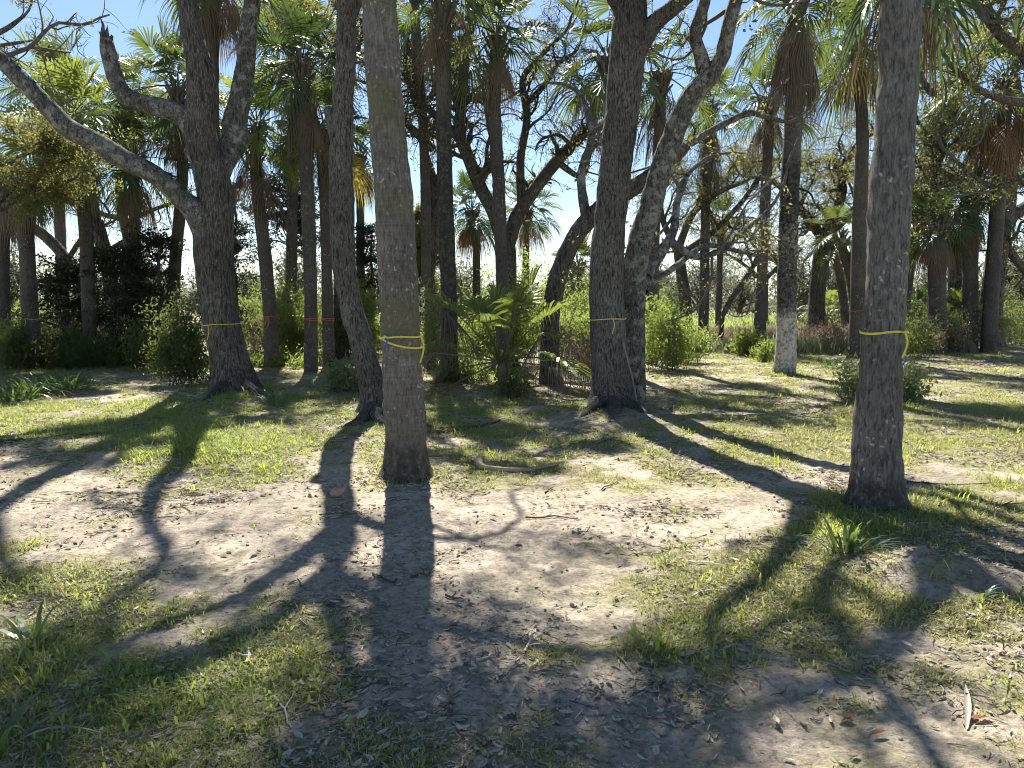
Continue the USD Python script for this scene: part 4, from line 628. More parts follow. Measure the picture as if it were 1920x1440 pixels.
SH = [('bright green wispy shrub right of the twin oak trunks', 17.5, 1245, 575, 52, 'shrub', 2600), ('tall pale-green shrub rising behind slender palm and palmetto', 19, 985, 478, 60, 'shrub', 3200), ('green shrub filling the gap left of the great oak', 17.5, 1080, 575, 40, 'shrub', 2200),
      ('pale grey-green shrub right of thick ribboned palm', 18, 822, 535, 36, 'shrub_pale', 1500), ('low green shrub at the foot of scorched palm', 19, 880, 590, 50, 'shrub', 2000), ('green shrub between leaning palm and palm pair', 20, 555, 560, 40, 'shrub', 2200), ('green shrub left of leaning oak behind palm pair', 21, 640, 570, 45, 'shrub_dark', 2200),
      ('feathery dark green bush before old left oak', 14.8, 345, 590, 40, 'shrub_dark', 2600), ('low bush hugging foot of old left oak', 13.2, 422, 700, 26, 'shrub_dark', 900), ('small pale-leaved bush left of leaning oak foot', 13.3, 652, 680, 32, 'shrub_pale', 700),
      ('thin small shrub at left side of nearest right trunk', 12.2, 1606, 690, 18, 'shrub_pale', 380), ('thin small shrub at right side of nearest right trunk', 12.2, 1700, 690, 22, 'shrub_pale', 480), ('green bush just right of great oak stand with tall wispy shoots', 19.5, 1290, 600, 26, 'shrub', 1100),
      ('leafy bush at far left edge behind strappy plants', 19, 20, 600, 60, 'shrub_dark', 2600), ('bush between palm with yellow string and cedar', 21, 120, 610, 50, 'shrub_dark', 2200), ('sunny bush seen between left background trunks', 27, 170, 580, 60, 'shrub', 2200), ('bush right of dark cedars near old left oak', 21, 260, 620, 50, 'shrub_dark', 2000),
      ('bush filling behind leaning palm', 24, 480, 545, 60, 'shrub', 2600), ('bushy growth behind palm pair in sunlight', 27, 600, 545, 70, 'shrub', 2600), ('green thicket bush behind thick ribboned palm', 25, 730, 560, 60, 'shrub', 2400), ('dark bush behind scorched palm and palmetto', 24, 860, 545, 60, 'shrub_dark', 2200),
      ('far green bush glimpsed left of great oak', 28, 1060, 545, 70, 'shrub', 2200), ('round grey-green bush right of twin oak low limbs', 34, 1235, 540, 46, 'shrub_dark', 1800), ('green bush by foot of slim palm', 22, 1400, 620, 20, 'shrub', 700), ('low green bush by foot of white-coated palm', 20, 1440, 640, 22, 'shrub', 500),
      ('dark thicket bush between nearest right trunk and palmetto', 24, 1735, 560, 60, 'shrub_dark', 2600), ('dark shaded bush under right-hand palm trunks', 25, 1790, 560, 50, 'shrub_dark', 2200), ('sunlit low bush at far right edge', 28, 1915, 560, 60, 'shrub', 2000), ('dark bush behind nearest right trunk', 26, 1665, 575, 50, 'shrub_dark', 1800),
      ('green leafy regrowth at foot of palmetto clump', 12.4, 958, 705, 26, 'shrub_dark', 350), ('low herb patch between scorched palm and palmetto', 15, 880, 680, 50, 'shrub', 900), ('low green weeds along the left thicket foot', 18.5, 200, 665, 90, 'shrub_dark', 1900), ('dark leafy bush before the far left palm trunks', 17.5, 45, 620, 45, 'shrub_dark', 1800), ('dark leafy bush between string-tied palm and old left oak', 18.2, 165, 625, 50, 'shrub_dark', 2000), ('tangled bush left of feathery bush at old left oak', 17.8, 285, 610, 45, 'shrub_dark', 2000),
      ('tall sunlit bush behind leaning oak and palm pair', 23, 660, 520, 55, 'shrub', 2200), ('tall pale-green bush behind the central palmetto', 18, 930, 500, 40, 'shrub', 2200), ('bright tall bush between bowed oak and great oak', 20, 1095, 510, 36, 'shrub', 2000), ('sunlit bush right behind leaning palm trunk', 22, 530, 530, 36, 'shrub', 1800), ('spreading sunlit bush beyond the left cedars', 26, 90, 560, 70, 'shrub', 2200),
      ('leafy bush just behind the nearest right trunk', 21, 1700, 590, 40, 'shrub_dark', 1500), ('grey-green bush behind right-hand leaning oak', 27, 1880, 540, 50, 'shrub_pale', 1800), ('low green weeds behind leaning palm foot', 18.4, 550, 668, 70, 'shrub', 1600)]
SH += [('bare brown brushwood tangle beside string-tied palm foot', 18.8, 105, 585, 45, 'reed', 200), ('bare twiggy brush between old left oak and leaning palm', 19, 470, 590, 45, 'reed', 220), ('grey bare brush left of the palm pair', 20.5, 545, 500, 50, 'shrub', 350), ('bare arching brush behind the central palmetto', 17.5, 900, 590, 40, 'shrub', 300), ('tangled bare brush between bowed oak and great oak', 16, 1075, 600, 35, 'reed', 220),
       ('dry brush among the pale marsh grass', 24, 1530, 570, 60, 'reed', 300), ('twiggy grey brush right of twin oak', 21, 1225, 560, 40, 'shrub', 350), ('bare brush in front of dark right trunks', 22, 1765, 575, 55, 'reed', 260), ('thin bare saplings behind the left cedars', 25, 150, 420, 90, 'shrub', 300), ('thin bare saplings behind leaning palm', 26, 470, 420, 90, 'shrub', 300), ('thin bare saplings behind palm pair', 27, 640, 430, 80, 'shrub_dark', 300), ('thin grey saplings right of scorched palm', 28, 900, 450, 80, 'shrub', 320), ('thin grey saplings behind twin oak', 30, 1150, 450, 90, 'shrub', 320), ('grey saplings left of the right leaning oak', 29, 1740, 440, 80, 'shrub_dark', 320)]
for k, (lb, Y, u, vt, hw, mt, n_) in enumerate(SH): shrub(lb, Y, u, vt, hw, mt, 400 + k, n_, 0.06 if Y < 22 else 0.075)
def strappy(label, u, v, n_, L, W, mat, seed, spread=0.12, lean=0.75, name='strap_leaf_plant', cat='plant', droop=0.45, group=None):
    rng = np.random.default_rng(seed); c = gp(u, v); a = rng.uniform(0, 2 * math.pi, n_); r = spread * np.sqrt(rng.random(n_))
    B = np.stack([c[0] + r * np.cos(a), c[1] + r * np.sin(a), 0 * a], 1); B[:, 2] = gz(B[:, 0], B[:, 1]) - 0.01
    tilt = rng.uniform(0.15, lean, n_); D = np.stack([np.cos(a) * tilt, np.sin(a) * tilt, 1.05 - 0.5 * tilt], 1)
    Ls = L * rng.uniform(0.55, 1.15, n_); Ws = W * rng.uniform(0.8, 1.2, n_)
    if n_ <= 40:
        t = Thing(name, label, cat, c, group)
        for k in range(n_): t.part('leaf', blades(B[k:k + 1], D[k:k + 1], Ls[k:k + 1], Ws[k:k + 1], rng, droop, 6), M[mat])
        return t
    t = Thing(name, label, cat, c, group); t.part('leaf', blades(B, D, Ls, Ws, rng, droop, 4), M[mat], kind='stuff')
strappy('clump of long green strap leaves at foot of nearest right trunk', 1588, 1045, 34, 0.46, 0.030, 'strap', 501, 0.09)
strappy('broad green strap leaves sprouting at lower left edge', 60, 1200, 14, 0.34, 0.034, 'strap', 502, 0.05, 0.95)
strappy('dark arching strap leaves in the bottom left corner', -10, 1400, 12, 0.42, 0.034, 'strap', 503, 0.05, 1.1)
strappy('small strap-leaved sprout right of sandy hump', 1830, 1130, 8, 0.2, 0.02, 'strap', 504, 0.04)
strappy('few green blades growing on sandy hump', 1745, 1075, 7, 0.30, 0.016, 'strap', 505, 0.12, 1.0)
strappy('strappy tuft right of old left oak foot', 515, 762, 22, 0.6, 0.04, 'strap', 506, 0.15, 0.8)
strappy('dark strappy tuft right of palm with orange ribbon', 1560, 688, 30, 0.6, 0.045, 'strap', 507, 0.35, 0.8)
strappy('upright blades right of leaning oak roots', 688, 842, 8, 0.24, 0.016, 'strap', 508, 0.05, .6)
for k, (u, v, lb) in enumerate([(25, 745, 'dark clump of strap leaves at far left edge of thicket'), (75, 735, 'middle dark clump of strap leaves before palm with yellow string'), (125, 728, 'right dark clump of strap leaves before cedars')]): strappy(lb, u, v, 130, 0.75, 0.035, 'strap', 510 + k, 0.45, 0.9, droop=0.6)
# fine long grass tuft at the left edge
rng = np.random.default_rng(520)
strappy('fine long-bladed grass tuft below strap leaves at left edge', 70, 1250, 240, 0.26, 0.006, 'grass', 521, 0.2, 1.0, 'grass_tuft', 'grass tuft', 0.6)
strappy('bright fine grass tuft left of nearest right trunk foot', 1560, 985, 260, 0.17, 0.006, 'grass', 522, 0.28, 0.9, 'grass_tuft', 'grass tuft', 0.4)
# ---------------------------------------------------------------- palmettos
def palmetto(label, u, v, nf, nd, pet, blade, fm, seed, el=(0, 80), trunk=0.35, dm='dead', yellow=0):
    rng = np.random.default_rng(seed); c = gp(u, v); t = Thing('palmetto', label, 'palmetto', c); top = c + [0, 0, trunk]
    t.part('trunk', sweep(np.stack([c - [0, 0, .05], c + [0.01, 0, trunk * .5], top]), [0.08, 0.07, 0.05], 9), M['boot'], True)
    for k in range(nf + nd):
        a = k * 2.39996 + seed; dead = k >= nf; f = (k + .5) / nf if not dead else 1
        e = math.radians(el[1] + (el[0] - el[1]) * f + rng.normal(0, 8)) if not dead else math.radians(rng.uniform(-35, 20))
        V = frond(rng, top + 0.05 * np.array([math.cos(a), math.sin(a), 0]), a, e, pet * rng.uniform(.7, 1.15) * (0.9 if dead else 1), blade * rng.uniform(.8, 1.1), 0.5 + 0.3 * f if not dead else 1.3, 30, 112 if not dead else 60, dead, 0.6)
        t.part('dead_frond' if dead else 'frond', V, M[dm if dead else ('frond_yellow' if k >= nf - yellow else fm)])
palmetto('central palmetto clump with bright spiky fans before slender palm', 940, 733, 13, 8, 1.3, 0.80, 'frond_bright', 601, (15, 82), 0.5, 'dead', 0)
palmetto('palmetto with yellow and grey fans at right beside leaning oak', 1808, 656, 11, 8, 0.95, 0.75, 'frond_bright', 602, (10, 80), 0.8, 'dead', 3)
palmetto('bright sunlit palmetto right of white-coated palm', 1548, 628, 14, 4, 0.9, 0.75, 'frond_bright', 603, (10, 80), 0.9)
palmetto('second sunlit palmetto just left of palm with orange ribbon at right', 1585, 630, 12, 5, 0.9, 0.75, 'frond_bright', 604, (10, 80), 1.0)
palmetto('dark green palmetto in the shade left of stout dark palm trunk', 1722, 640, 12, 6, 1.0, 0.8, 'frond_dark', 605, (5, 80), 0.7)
palmetto('far palmetto in shade at right edge', 1905, 640, 9, 6, 0.8, 0.6, 'frond', 606, (5, 80), 0.4)
# drooping dry fronds of their own by the bowed oak and the scorched palm
rng = np.random.default_rng(620)
def hanging(label, u, v, Y, az, pet, blade, seed, dm='dead', el=-60):
    rng = np.random.default_rng(seed); b = at(u, v, Y); V = frond(rng, b, az, math.radians(el), pet, blade, 1.2, 48, 52, True, 0.35)
    V[0][:, 2] = np.maximum(V[0][:, 2], gz(V[0][:, 0], V[0][:, 1]) + 0.01); single('dry_frond', V, M[dm], label, 'palm frond')
hanging('big dry brown fan hanging beside the black foot of bowed oak', 1052, 612, 12.9, -0.5, 0.25, 1.25, 621, 'dead', -48)
hanging('second dry fan with russet tips beside the black foot of bowed oak', 1058, 628, 12.6, -0.15, 0.3, 1.15, 624, 'dead_red', -42)
hanging('dry fan drooping left of the black foot of bowed oak', 1020, 615, 12.9, 3.5, 0.1, 0.8, 625, 'dead', -55)
hanging('pale dry fan draped against scorched palm trunk', 822, 572, 14.3, -0.6, 0.1, 1.15, 622, 'dead', -30)
hanging('grey dry fan hanging right of thick ribboned palm behind ribbon', 808, 574, 14.5, 3.3, 0.1, 0.9, 623, 'dead', -30)

# ---------------------------------------------------------------- marsh grass, reeds and far trees
def stand(name, label, cat, u0, u1, Y0, Y1, n_, L, W, mat, seed):
    rng = np.random.default_rng(seed); Y = Y0 + (Y1 - Y0) * rng.random(n_) ** 1.0; u = rng.uniform(u0, u1, n_); x = (u - 960) / FPX * Y
    B = np.stack([x, Y, gz(x, Y) - 0.02], 1); a = rng.uniform(0, 6.28, n_); D = np.stack([np.cos(a) * .35, np.sin(a) * .35, 1 + 0 * a], 1)
    clump = 0.55 + 0.7 * meshkit.fbm(B * [0.9, 0.9, 0], 3, seed)
    single(name, blades(B, D, L * clump * rng.uniform(.6, 1.15, n_), W, rng, 0.4, 3), M[mat], label, cat, None, 'stuff')
stand('marsh_grass', 'pale green marsh grass behind white-coated palm', 'marsh grass', 1290, 1640, 22.5, 27, 5200, 0.85, 0.022, 'marsh', 701)
stand('dry_reeds', 'brown dry reeds behind the pale marsh grass', 'reeds', 1300, 1640, 26.5, 32, 5200, 1.25, 0.028, 'reed', 702)
stand('dry_reeds', 'brown dry stems before left cedars', 'reeds', 95, 140, 18.6, 19.6, 420, 1.2, 0.016, 'reed', 703)
stand('marsh_grass', 'green tall grass beyond the left thicket', 'marsh grass', -150, 700, 27, 40, 7000, 1.0, 0.04, 'marsh', 704)
stand('marsh_grass', 'green tall grass beyond the centre trunks', 'marsh grass', 700, 1300, 25, 38, 6000, 1.0, 0.035, 'marsh', 705)
stand('marsh_grass', 'tall grass beyond the right palmettos', 'marsh grass', 1640, 2100, 28, 40, 4500, 1.0, 0.035, 'marsh', 706)
stand('marsh_grass', 'bright green marsh beyond the dry reeds at centre right', 'marsh grass', 1180, 1720, 33, 62, 9000, 1.1, 0.05, 'shrub', 707)
def far_tree(label, Y, u, vtop, half, mat, seed, leaf_n, group=None, name='far_tree'):
    rng = np.random.default_rng(seed); base = at(u, ground_v(Y), Y); base[2] = gz(base[0], base[1]) - .1; H = at(u, vtop, Y)[2] - base[2]; hw = half * Y / FPX
    t = Thing(name, label, 'tree', base, group)
    P, R = branch(rng, base, np.array([rng.normal(0, .1), 0, 1.]), 0.22, H * 0.55, 0.6, 0.05, 0.1); t.part('trunk', sweep(P, R, 7), M['oak_far'], True)
    br, tips = MB(), []
    for k in range(26):
        p = P[rng.integers(len(P) // 3, len(P))]; a = rng.uniform(0, 6.28); e = base + [hw * math.cos(a) * math.sqrt(rng.random()), hw * math.sin(a) * rng.random(), H * rng.uniform(0.55, 1.0)]
        B, R1 = branch(rng, p, e - p, 0.07, np.linalg.norm(e - p), 0.4, 0.16, 0.03); br.add(*sweep(B, R1, 4, ref=unit(rng.normal(size=3)), cap=False)); tips += list(B[len(B) // 3:])
        for _ in range(6):
            B2, R2 = branch(rng, B[rng.integers(2, len(B))], rng.normal(size=3) + [0, 0, .5], 0.025, rng.uniform(.5, 1.3), 0.25, 0.2, 0.05); br.add(*sweep(B2, R2, 3, ref=unit(rng.normal(size=3)), cap=False)); tips += list(B2[1:])
    t.part('branch', br.get(), M['oak_far'], kind='stuff'); T = np.array(tips)
    t.part('crown', leaves(T[rng.integers(0, len(T), leaf_n)] + rng.normal(size=(leaf_n, 3)) * 0.28, 0.22, 0.11, rng), M[mat], kind='stuff')
rng = np.random.default_rng(800)
FT = [(1262, 512, 46, 62), (1310, 505, 40, 70), (1345, 508, 40, 66), (1385, 520, 36, 60), (1500, 515, 44, 58), (1570, 512, 44, 64), (1640, 520, 40, 55), (1215, 530, 40, 60), (1110, 515, 50, 55), (1040, 520, 44, 60), (860, 520, 46, 55), (780, 525, 40, 58), (700, 520, 44, 52), (560, 520, 46, 50), (470, 525, 44, 55), (380, 520, 44, 50), (280, 515, 44, 48), (180, 520, 44, 52), (90, 515, 44, 50), (20, 510, 40, 46), (1720, 510, 44, 50), (1800, 515, 44, 52), (1900, 480, 60, 42)]
FL = ['pale far tree just right of twin oak limbs', 'far tree framed between twin oak and hanging-frond palm', 'far tree seen right of hanging-frond palm', 'far tree left of slim palm', 'far tree right of the black-banded trunk', 'far tree above the sunlit palmettos', 'far tree beside the nearest right trunk', 'far tree just behind the twin oak', 'far tree between bowed oak and great oak', 'far tree left of bowed oak', 'far tree left of slender palm', 'far tree between thick ribboned palm and scorched palm', 'far tree between curved oak and thick palm', 'far tree left of the orange-ribboned palm pair', 'far tree right of old left oak', 'far tree left of old left oak', 'far tree behind the right dark cedar', 'far tree behind the broad black-green cedar', 'far tree right of the string-tied left palm', 'far tree at the left edge of the picture', 'far tree just right of nearest right trunk', 'far tree between the two dark right trunks', 'far tree at the right edge of the picture']
for k, (u, vt, hw, Y) in enumerate(FT):
    far_tree(FL[k], Y * [1, .8, 1.15][k % 3], u, vt - [6, 34, 14][k % 3] + 8 * math.sin(k * 2.3), hw * 1.25, 'far_leaf', 810 + k, 1500 + 500 * (k % 3), 'trees of the far tree line')
rng = np.random.default_rng(850)
n_ = 26000; Y = rng.uniform(72, 110, n_); x = rng.uniform(-1.0, 1.0, n_) * Y; hh = (0.4 + 3.2 * meshkit.fbm(np.stack([x * .12, Y * .05, 0 * x], -1), 3, 5)) * rng.random(n_) ** 0.6
single('far_thicket', leaves(np.stack([x, Y, hh], 1), 0.6, 0.3, rng), M['far_leaf'], 'grey-green thicket along the far edge of the marsh', 'thicket', None, 'stuff')

# ---------------------------------------------------------------- ribbons tied round trunks
def ribbon(label, key, v, Y, mat, width=0.028, tails=(), sag=0.0, tail_mat=None, tilt=0.0, knot=None):
    """a band round the trunk at the picture height v; tails: (u offset as a fraction of the radius, length, material)"""
    P, R = TRUNKS[key]; z = at(960, v, Y)[2]; c = np.array([np.interp(z, P[:, 2], P[:, k]) for k in range(3)]); r = np.interp(z, P[:, 2], R) + 0.016; c[2] = z
    t = Thing('flagging_ribbon', label, 'ribbon', c - [0, 0, 0.02])
    a = np.linspace(0, 2 * math.pi, 41); zz = z + tilt * np.cos(a) * r + 0.006 * np.sin(3 * a) ; rr = r + 0.004 * np.sin(5 * a)
    def band(zoff, a, zz, rr, w, m_, name):
        o = np.stack([c[0] + rr * np.cos(a), c[1] + rr * np.sin(a), zz + zoff], 1); i_ = o * [1, 1, 1]; n_ = len(a)
        out = np.stack([np.cos(a), np.sin(a), 0 * a], 1) * 0.003
        V = np.vstack([o + [0, 0, w / 2], o - [0, 0, w / 2], o + out + [0, 0, w / 2], o + out - [0, 0, w / 2]]); F = []
        for k in range(n_ - 1): F += [[k, k + 1, n_ + k + 1], [k, n_ + k + 1, n_ + k], [2 * n_ + k, 3 * n_ + k + 1, 2 * n_ + k + 1], [2 * n_ + k, 3 * n_ + k, 3 * n_ + k + 1], [k, 2 * n_ + k + 1, k + 1], [k, 2 * n_ + k, 2 * n_ + k + 1], [n_ + k, n_ + k + 1, 3 * n_ + k + 1], [n_ + k, 3 * n_ + k + 1, 3 * n_ + k]]
        t.part(name, (V, np.array(F)), M[m_], True)
    band(0, a, zz, rr, width, mat, 'band')
    if sag:  # a slack second turn across the front
        a2 = np.linspace(math.pi * 1.22, math.pi * 1.97, 16); s = (a2 - a2[0]) / (a2[-1] - a2[0])
        band(0, a2, z - sag * np.sin(s * math.pi * 0.62) ** 0.8, r + 0.008 + 0 * a2, width, mat, 'slack_loop')
    for off, ln, m_, *drop in tails:
        ang = -math.pi / 2 + math.asin(max(-1, min(1, off))); b = c + [(r + 0.01) * math.cos(ang), (r + 0.01) * math.sin(ang), -(drop[0] if drop else 0)]
        k = np.linspace(0, 1, 7); Pq = b + np.stack([0.02 * np.sin(k * 4), -0.012 + 0 * k - 0.01 * k, -ln * k], 1); w = 0.5 * width
        V = np.vstack([Pq - [w, 0, 0], Pq + [w, 0.003, 0]]); n_ = 7
        F = np.vstack([[[q_, q_ + 1, n_ + q_ + 1], [q_, n_ + q_ + 1, n_ + q_]] for q_ in range(n_ - 1)])
        t.part('tail', (V, F), M[m_], label='blue tail' if m_ == 'rib_blue' else None)
        if knot: t.part('knot', sweep(np.stack([b + [-.022, -.01, 0], b + [0, -.02, .01], b + [.022, -.01, .004]]), [.006, .016, .006], 6, ref=(0, 0, 1)), M[mat], True)
        knot = None
ribbon('yellow ribbon with slack loop and blue tail round thick palm left of centre', 'near_left', 631, DN(888), 'rib_yellow', 0.016, [(-0.55, 0.10, 'rib_blue'), (0.97, 0.24, 'rib_yellow')], 0.10, tilt=0.04, knot=True)
ribbon('yellow ribbon with long tail ending in blue round nearest right trunk', 'near_right', 622, DN(947), 'rib_yellow', 0.017, [(0.52, 0.19, 'rib_yellow'), (0.50, 0.06, 'rib_blue', 0.185)], tilt=0.05, knot=True)
ribbon('thin yellow ribbon with blue and yellow tails round great oak', 'great', 598, DN(772), 'rib_yellow', 0.013, [(0.1, 0.12, 'rib_blue'), (0.16, 0.2, 'rib_yellow')], tilt=0.03)
ribbon('thin yellow ribbon with short tail round old left oak', 'old', 608, DN(737), 'rib_yellow', 0.013, [(-0.35, 0.26, 'rib_yellow')], tilt=0.05)
ribbon('thin yellow string round palm at the left edge', 'far_left', 598, DN(692), 'rib_yellow', 0.012, [(0.05, 0.16, 'rib_yellow')])
ribbon('orange ribbon with three tails round leaning palm', 'leaning', 594, DN(690), 'rib_orange', 0.018, [(-0.3, 0.2, 'rib_orange'), (-0.05, 0.28, 'rib_orange'), (0.1, 0.24, 'rib_orange')])
ribbon('orange ribbon round left palm of the close pair', 'pair_left', 597, DN(698), 'rib_orange', 0.018, [(0.0, 0.2, 'rib_orange')], 0.05)
ribbon('orange ribbon round right palm of the close pair', 'pair_right', 597, DN(690), 'rib_orange', 0.018, [(0.4, 0.08, 'rib_orange')], 0.05)
ribbon('red-orange ribbon round palm left of nearest right trunk', 'drooping', 583, DN(671), 'rib_orange', 0.02, [(0.1, 0.12, 'rib_orange'), (0.3, 0.15, 'rib_orange')])
ribbon('pale yellow string low round black foot of bowed oak', 'bowed', 674, DN(722), 'rib_yellow', 0.014)
# the blue tip of the nearest ribbon's tail
P_, R_ = TRUNKS['near_right']
# ---------------------------------------------------------------- grass, litter
def proto(name, parts):
    x = UsdGeom.Xform.Define(stage, name)
    for k, (vf, m) in enumerate(parts): usdkit.mesh(stage, f'{name}/tuft{k}', vf, m)
    return Sdf.Path(name)
def instancer(name, protos, pos, rotz, scale, idx, label, cat, tilt=None):
    pi = UsdGeom.PointInstancer.Define(stage, numbered('/World/' + name)); root = str(pi.GetPath()); paths = []
    for k, parts in enumerate(protos):
        paths.append(proto(f'{root}/prototypes/variant_{k:03d}', parts))
    pi.CreatePrototypesRel().SetTargets(paths); n = len(pos)
    pi.CreatePositionsAttr(Vt.Vec3fArray.FromNumpy(pos.astype(np.float32))); pi.CreateProtoIndicesAttr(Vt.IntArray.FromNumpy(idx.astype(np.int32))); pi.CreateScalesAttr(Vt.Vec3fArray.FromNumpy(np.repeat(scale[:, None], 3, 1).astype(np.float32)))
    tilt = np.zeros(n) if tilt is None else tilt; c, s, ct, st = np.cos(rotz / 2), np.sin(rotz / 2), np.cos(tilt / 2), np.sin(tilt / 2)
    pi.CreateOrientationsAttr(Vt.QuathArray([Gf.Quath(float(a * b), float(a * d), float(e * d), float(e * b)) for a, e, b, d in zip(c, s, ct, st)]))
    tag(pi.GetPrim(), label, cat, None, 'stuff')
rng = np.random.default_rng(900)
def tuft(n, L, W, spread, lean, droop, seed):
    r = np.random.default_rng(seed); a = r.uniform(0, 6.28, n); q_ = spread * np.sqrt(r.random(n)); B = np.stack([q_ * np.cos(a), q_ * np.sin(a), 0 * a - .004], 1); a = a + r.normal(0, .6, n); tl = r.uniform(.1, lean, n)
    return blades(B, np.stack([np.cos(a) * tl, np.sin(a) * tl, 1.1 - .6 * tl], 1), L * r.uniform(.5, 1.2, n), W * r.uniform(.7, 1.2, n), r, droop, 2)
def scatter(n, y0, y1, rng, bias=1.6):
    y = y0 * (y1 / y0) ** (rng.random(n) ** (1 / bias) if bias != 1 else rng.random(n)); x = rng.uniform(-0.80, 0.80, n) * (y + 0.6)
    return x, y
G_, G2, ST = M['grass'], M['grass2'], M['straw']
kinds = [[(tuft(14, .065, .0055, .05, .9, .35, 1), G_)], [(tuft(16, .05, .005, .06, 1.1, .4, 2), G_)], [(tuft(12, .075, .0045, .05, .8, .3, 3), G_), (tuft(4, .06, .004, .05, 1, .4, 4), ST)], [(tuft(14, .055, .005, .06, 1.1, .4, 5), G2)], [(tuft(12, .06, .005, .06, 1.0, .4, 6), G2), (tuft(5, .05, .004, .06, 1.2, .4, 7), G_)], [(tuft(12, .055, .004, .07, 1.4, .5, 8), ST)],
         [(tuft(9, .05, .009, .05, 1.3, .45, 9), G_)], [(tuft(8, .045, .009, .05, 1.35, .45, 10), G2), (tuft(4, .04, .006, .05, 1.4, .5, 11), ST)]]
x, y = scatter(190000, 1.5, 26, rng, 1.7); d, g = grass_at(x, y); keep = rng.random(len(x)) < np.clip(d * 1.1 - 0.25, 0.006, 1); x, y, d, g = x[keep], y[keep], d[keep], g[keep]
for key, m_, g_ in (('near_left', 130, .3), ('near_right', 260, .7), ('great', 260, .3), ('curved', 160, .5), ('old', 260, .5), ('white', 200, .5), ('burnt', 160, .6)):
    P_, R_ = TRUNKS[key]; a = rng.uniform(0, 6.28, m_); q_ = R_[0] * 1.12 + np.abs(rng.normal(0, .13, m_)); x = np.append(x, P_[0, 0] + q_ * np.cos(a)); y = np.append(y, P_[0, 1] + q_ * np.sin(a)); d = np.append(d, np.full(m_, .7)); g = np.append(g, np.full(m_, g_))
r = rng.random(len(x)); idx = np.where(r < g, np.where(y < 5.2, 6, rng.integers(0, 3, len(x))), np.where(r < g + 0.55 * (1 - g), np.where(y < 5.2, rng.choice([4, 7, 3], len(x)), rng.integers(3, 5, len(x))), 5))
far = np.interp(y, [2, 4, 8, 16, 26], [1.15, 1.2, 1.3, 1.6, 2.0])
instancer('grass', kinds, np.stack([x, y, gz(x, y)], 1), rng.uniform(0, 6.28, len(x)), far * np.exp(rng.normal(-.1, .32, len(x))) * (0.6 + 0.5 * d), idx, 'thin patchy green and straw-coloured grass over sandy ground', 'grass', rng.normal(0, .15, len(x)))
# fallen oak leaves and bits of bark
def dry_leaf(L, W, curl, seed):
    k = np.linspace(0, 1, 5); w = W / 2 * np.sin(np.pi * np.clip(k * 0.92 + .06, 0, 1)) ** .8; z = curl * L * (2 * k - 1) ** 2 + .004; c = np.stack([L * (k - .5), 0 * k, z], 1)
    V = np.vstack([c + np.stack([0 * k, w, w * .5], 1), c, c - np.stack([0 * k, w, -w * .5], 1)]); F = []
    for a in range(2):
        for q_ in range(4): F += [[a * 5 + q_, a * 5 + q_ + 1, a * 5 + 6 + q_], [a * 5 + q_, a * 5 + 6 + q_, a * 5 + 5 + q_]]
    return V, np.array(F)
import trimesh
_c = trimesh.creation.icosphere(1, 0.011); CLOD = (_c.vertices * (0.7 + 0.6 * np.random.default_rng(5).random((len(_c.vertices), 1))) * [1.2, 1, .7], _c.faces)
lk = [[(dry_leaf(.055, .018, .12, 0), M['litter'])], [(dry_leaf(.04, .016, .25, 0), M['litter'])], [(dry_leaf(.05, .018, .18, 0), M['litter2'])], [(dry_leaf(.035, .012, .05, 0), M['litter2'])], [(sweep(np.array([[-.06, 0, .005], [-.02, .006, .008], [.02, -.004, .006], [.06, .004, .005]]), [.002, .003, .003, .002], 4), M['twig'])], [(CLOD, M['clod'])], [(sweep(np.array([[-.03, 0, .004], [0, .008, .006], [.03, .0, .01]]), [.0015, .002, .001], 3), M['darkwood'])], [(sweep(np.array([[-.04, 0, .004], [0, .012, .006], [.05, .006, .004]]), [.002, .0025, .0015], 4), M['litter'])]]
x, y = scatter(150000, 1.5, 22, rng, 1.5); d, g = grass_at(x, y); p = np.stack([x, y, 0 * x], -1); w = np.clip(0.22 + 0.55 * d + 2.6 * (meshkit.fbm(p * 1.7, 3, 91) - .5), 0.04, 1) * np.where(d < .12, .55, 1); keep = rng.random(len(x)) < w; x, y = x[keep], y[keep]
for key, m_ in (('near_left', 260), ('near_right', 260), ('great', 420), ('curved', 240), ('old', 360), ('white', 160), ('burnt', 200)):
    P_, R_ = TRUNKS[key]; a = rng.uniform(0, 6.28, m_); q_ = R_[0] * 1.1 + np.abs(rng.normal(0, .22, m_)); x = np.append(x, P_[0, 0] + q_ * np.cos(a)); y = np.append(y, P_[0, 1] + q_ * np.sin(a))
idx = rng.choice(8, len(x), p=[.20, .20, .11, .11, .08, .14, .08, .08]); instancer('leaf_litter', lk, np.stack([x, y, gz(x, y) + .003], 1), rng.uniform(0, 6.28, len(x)), np.interp(y, [2, 5, 10, 20], [.62, .9, 1.15, 1.7]) * rng.uniform(.45, 1.3, len(x)) ** 1.2, idx, 'scattered dry oak leaves and twig bits lying on sand and turf', 'leaf litter', rng.normal(0, .5, len(x)))
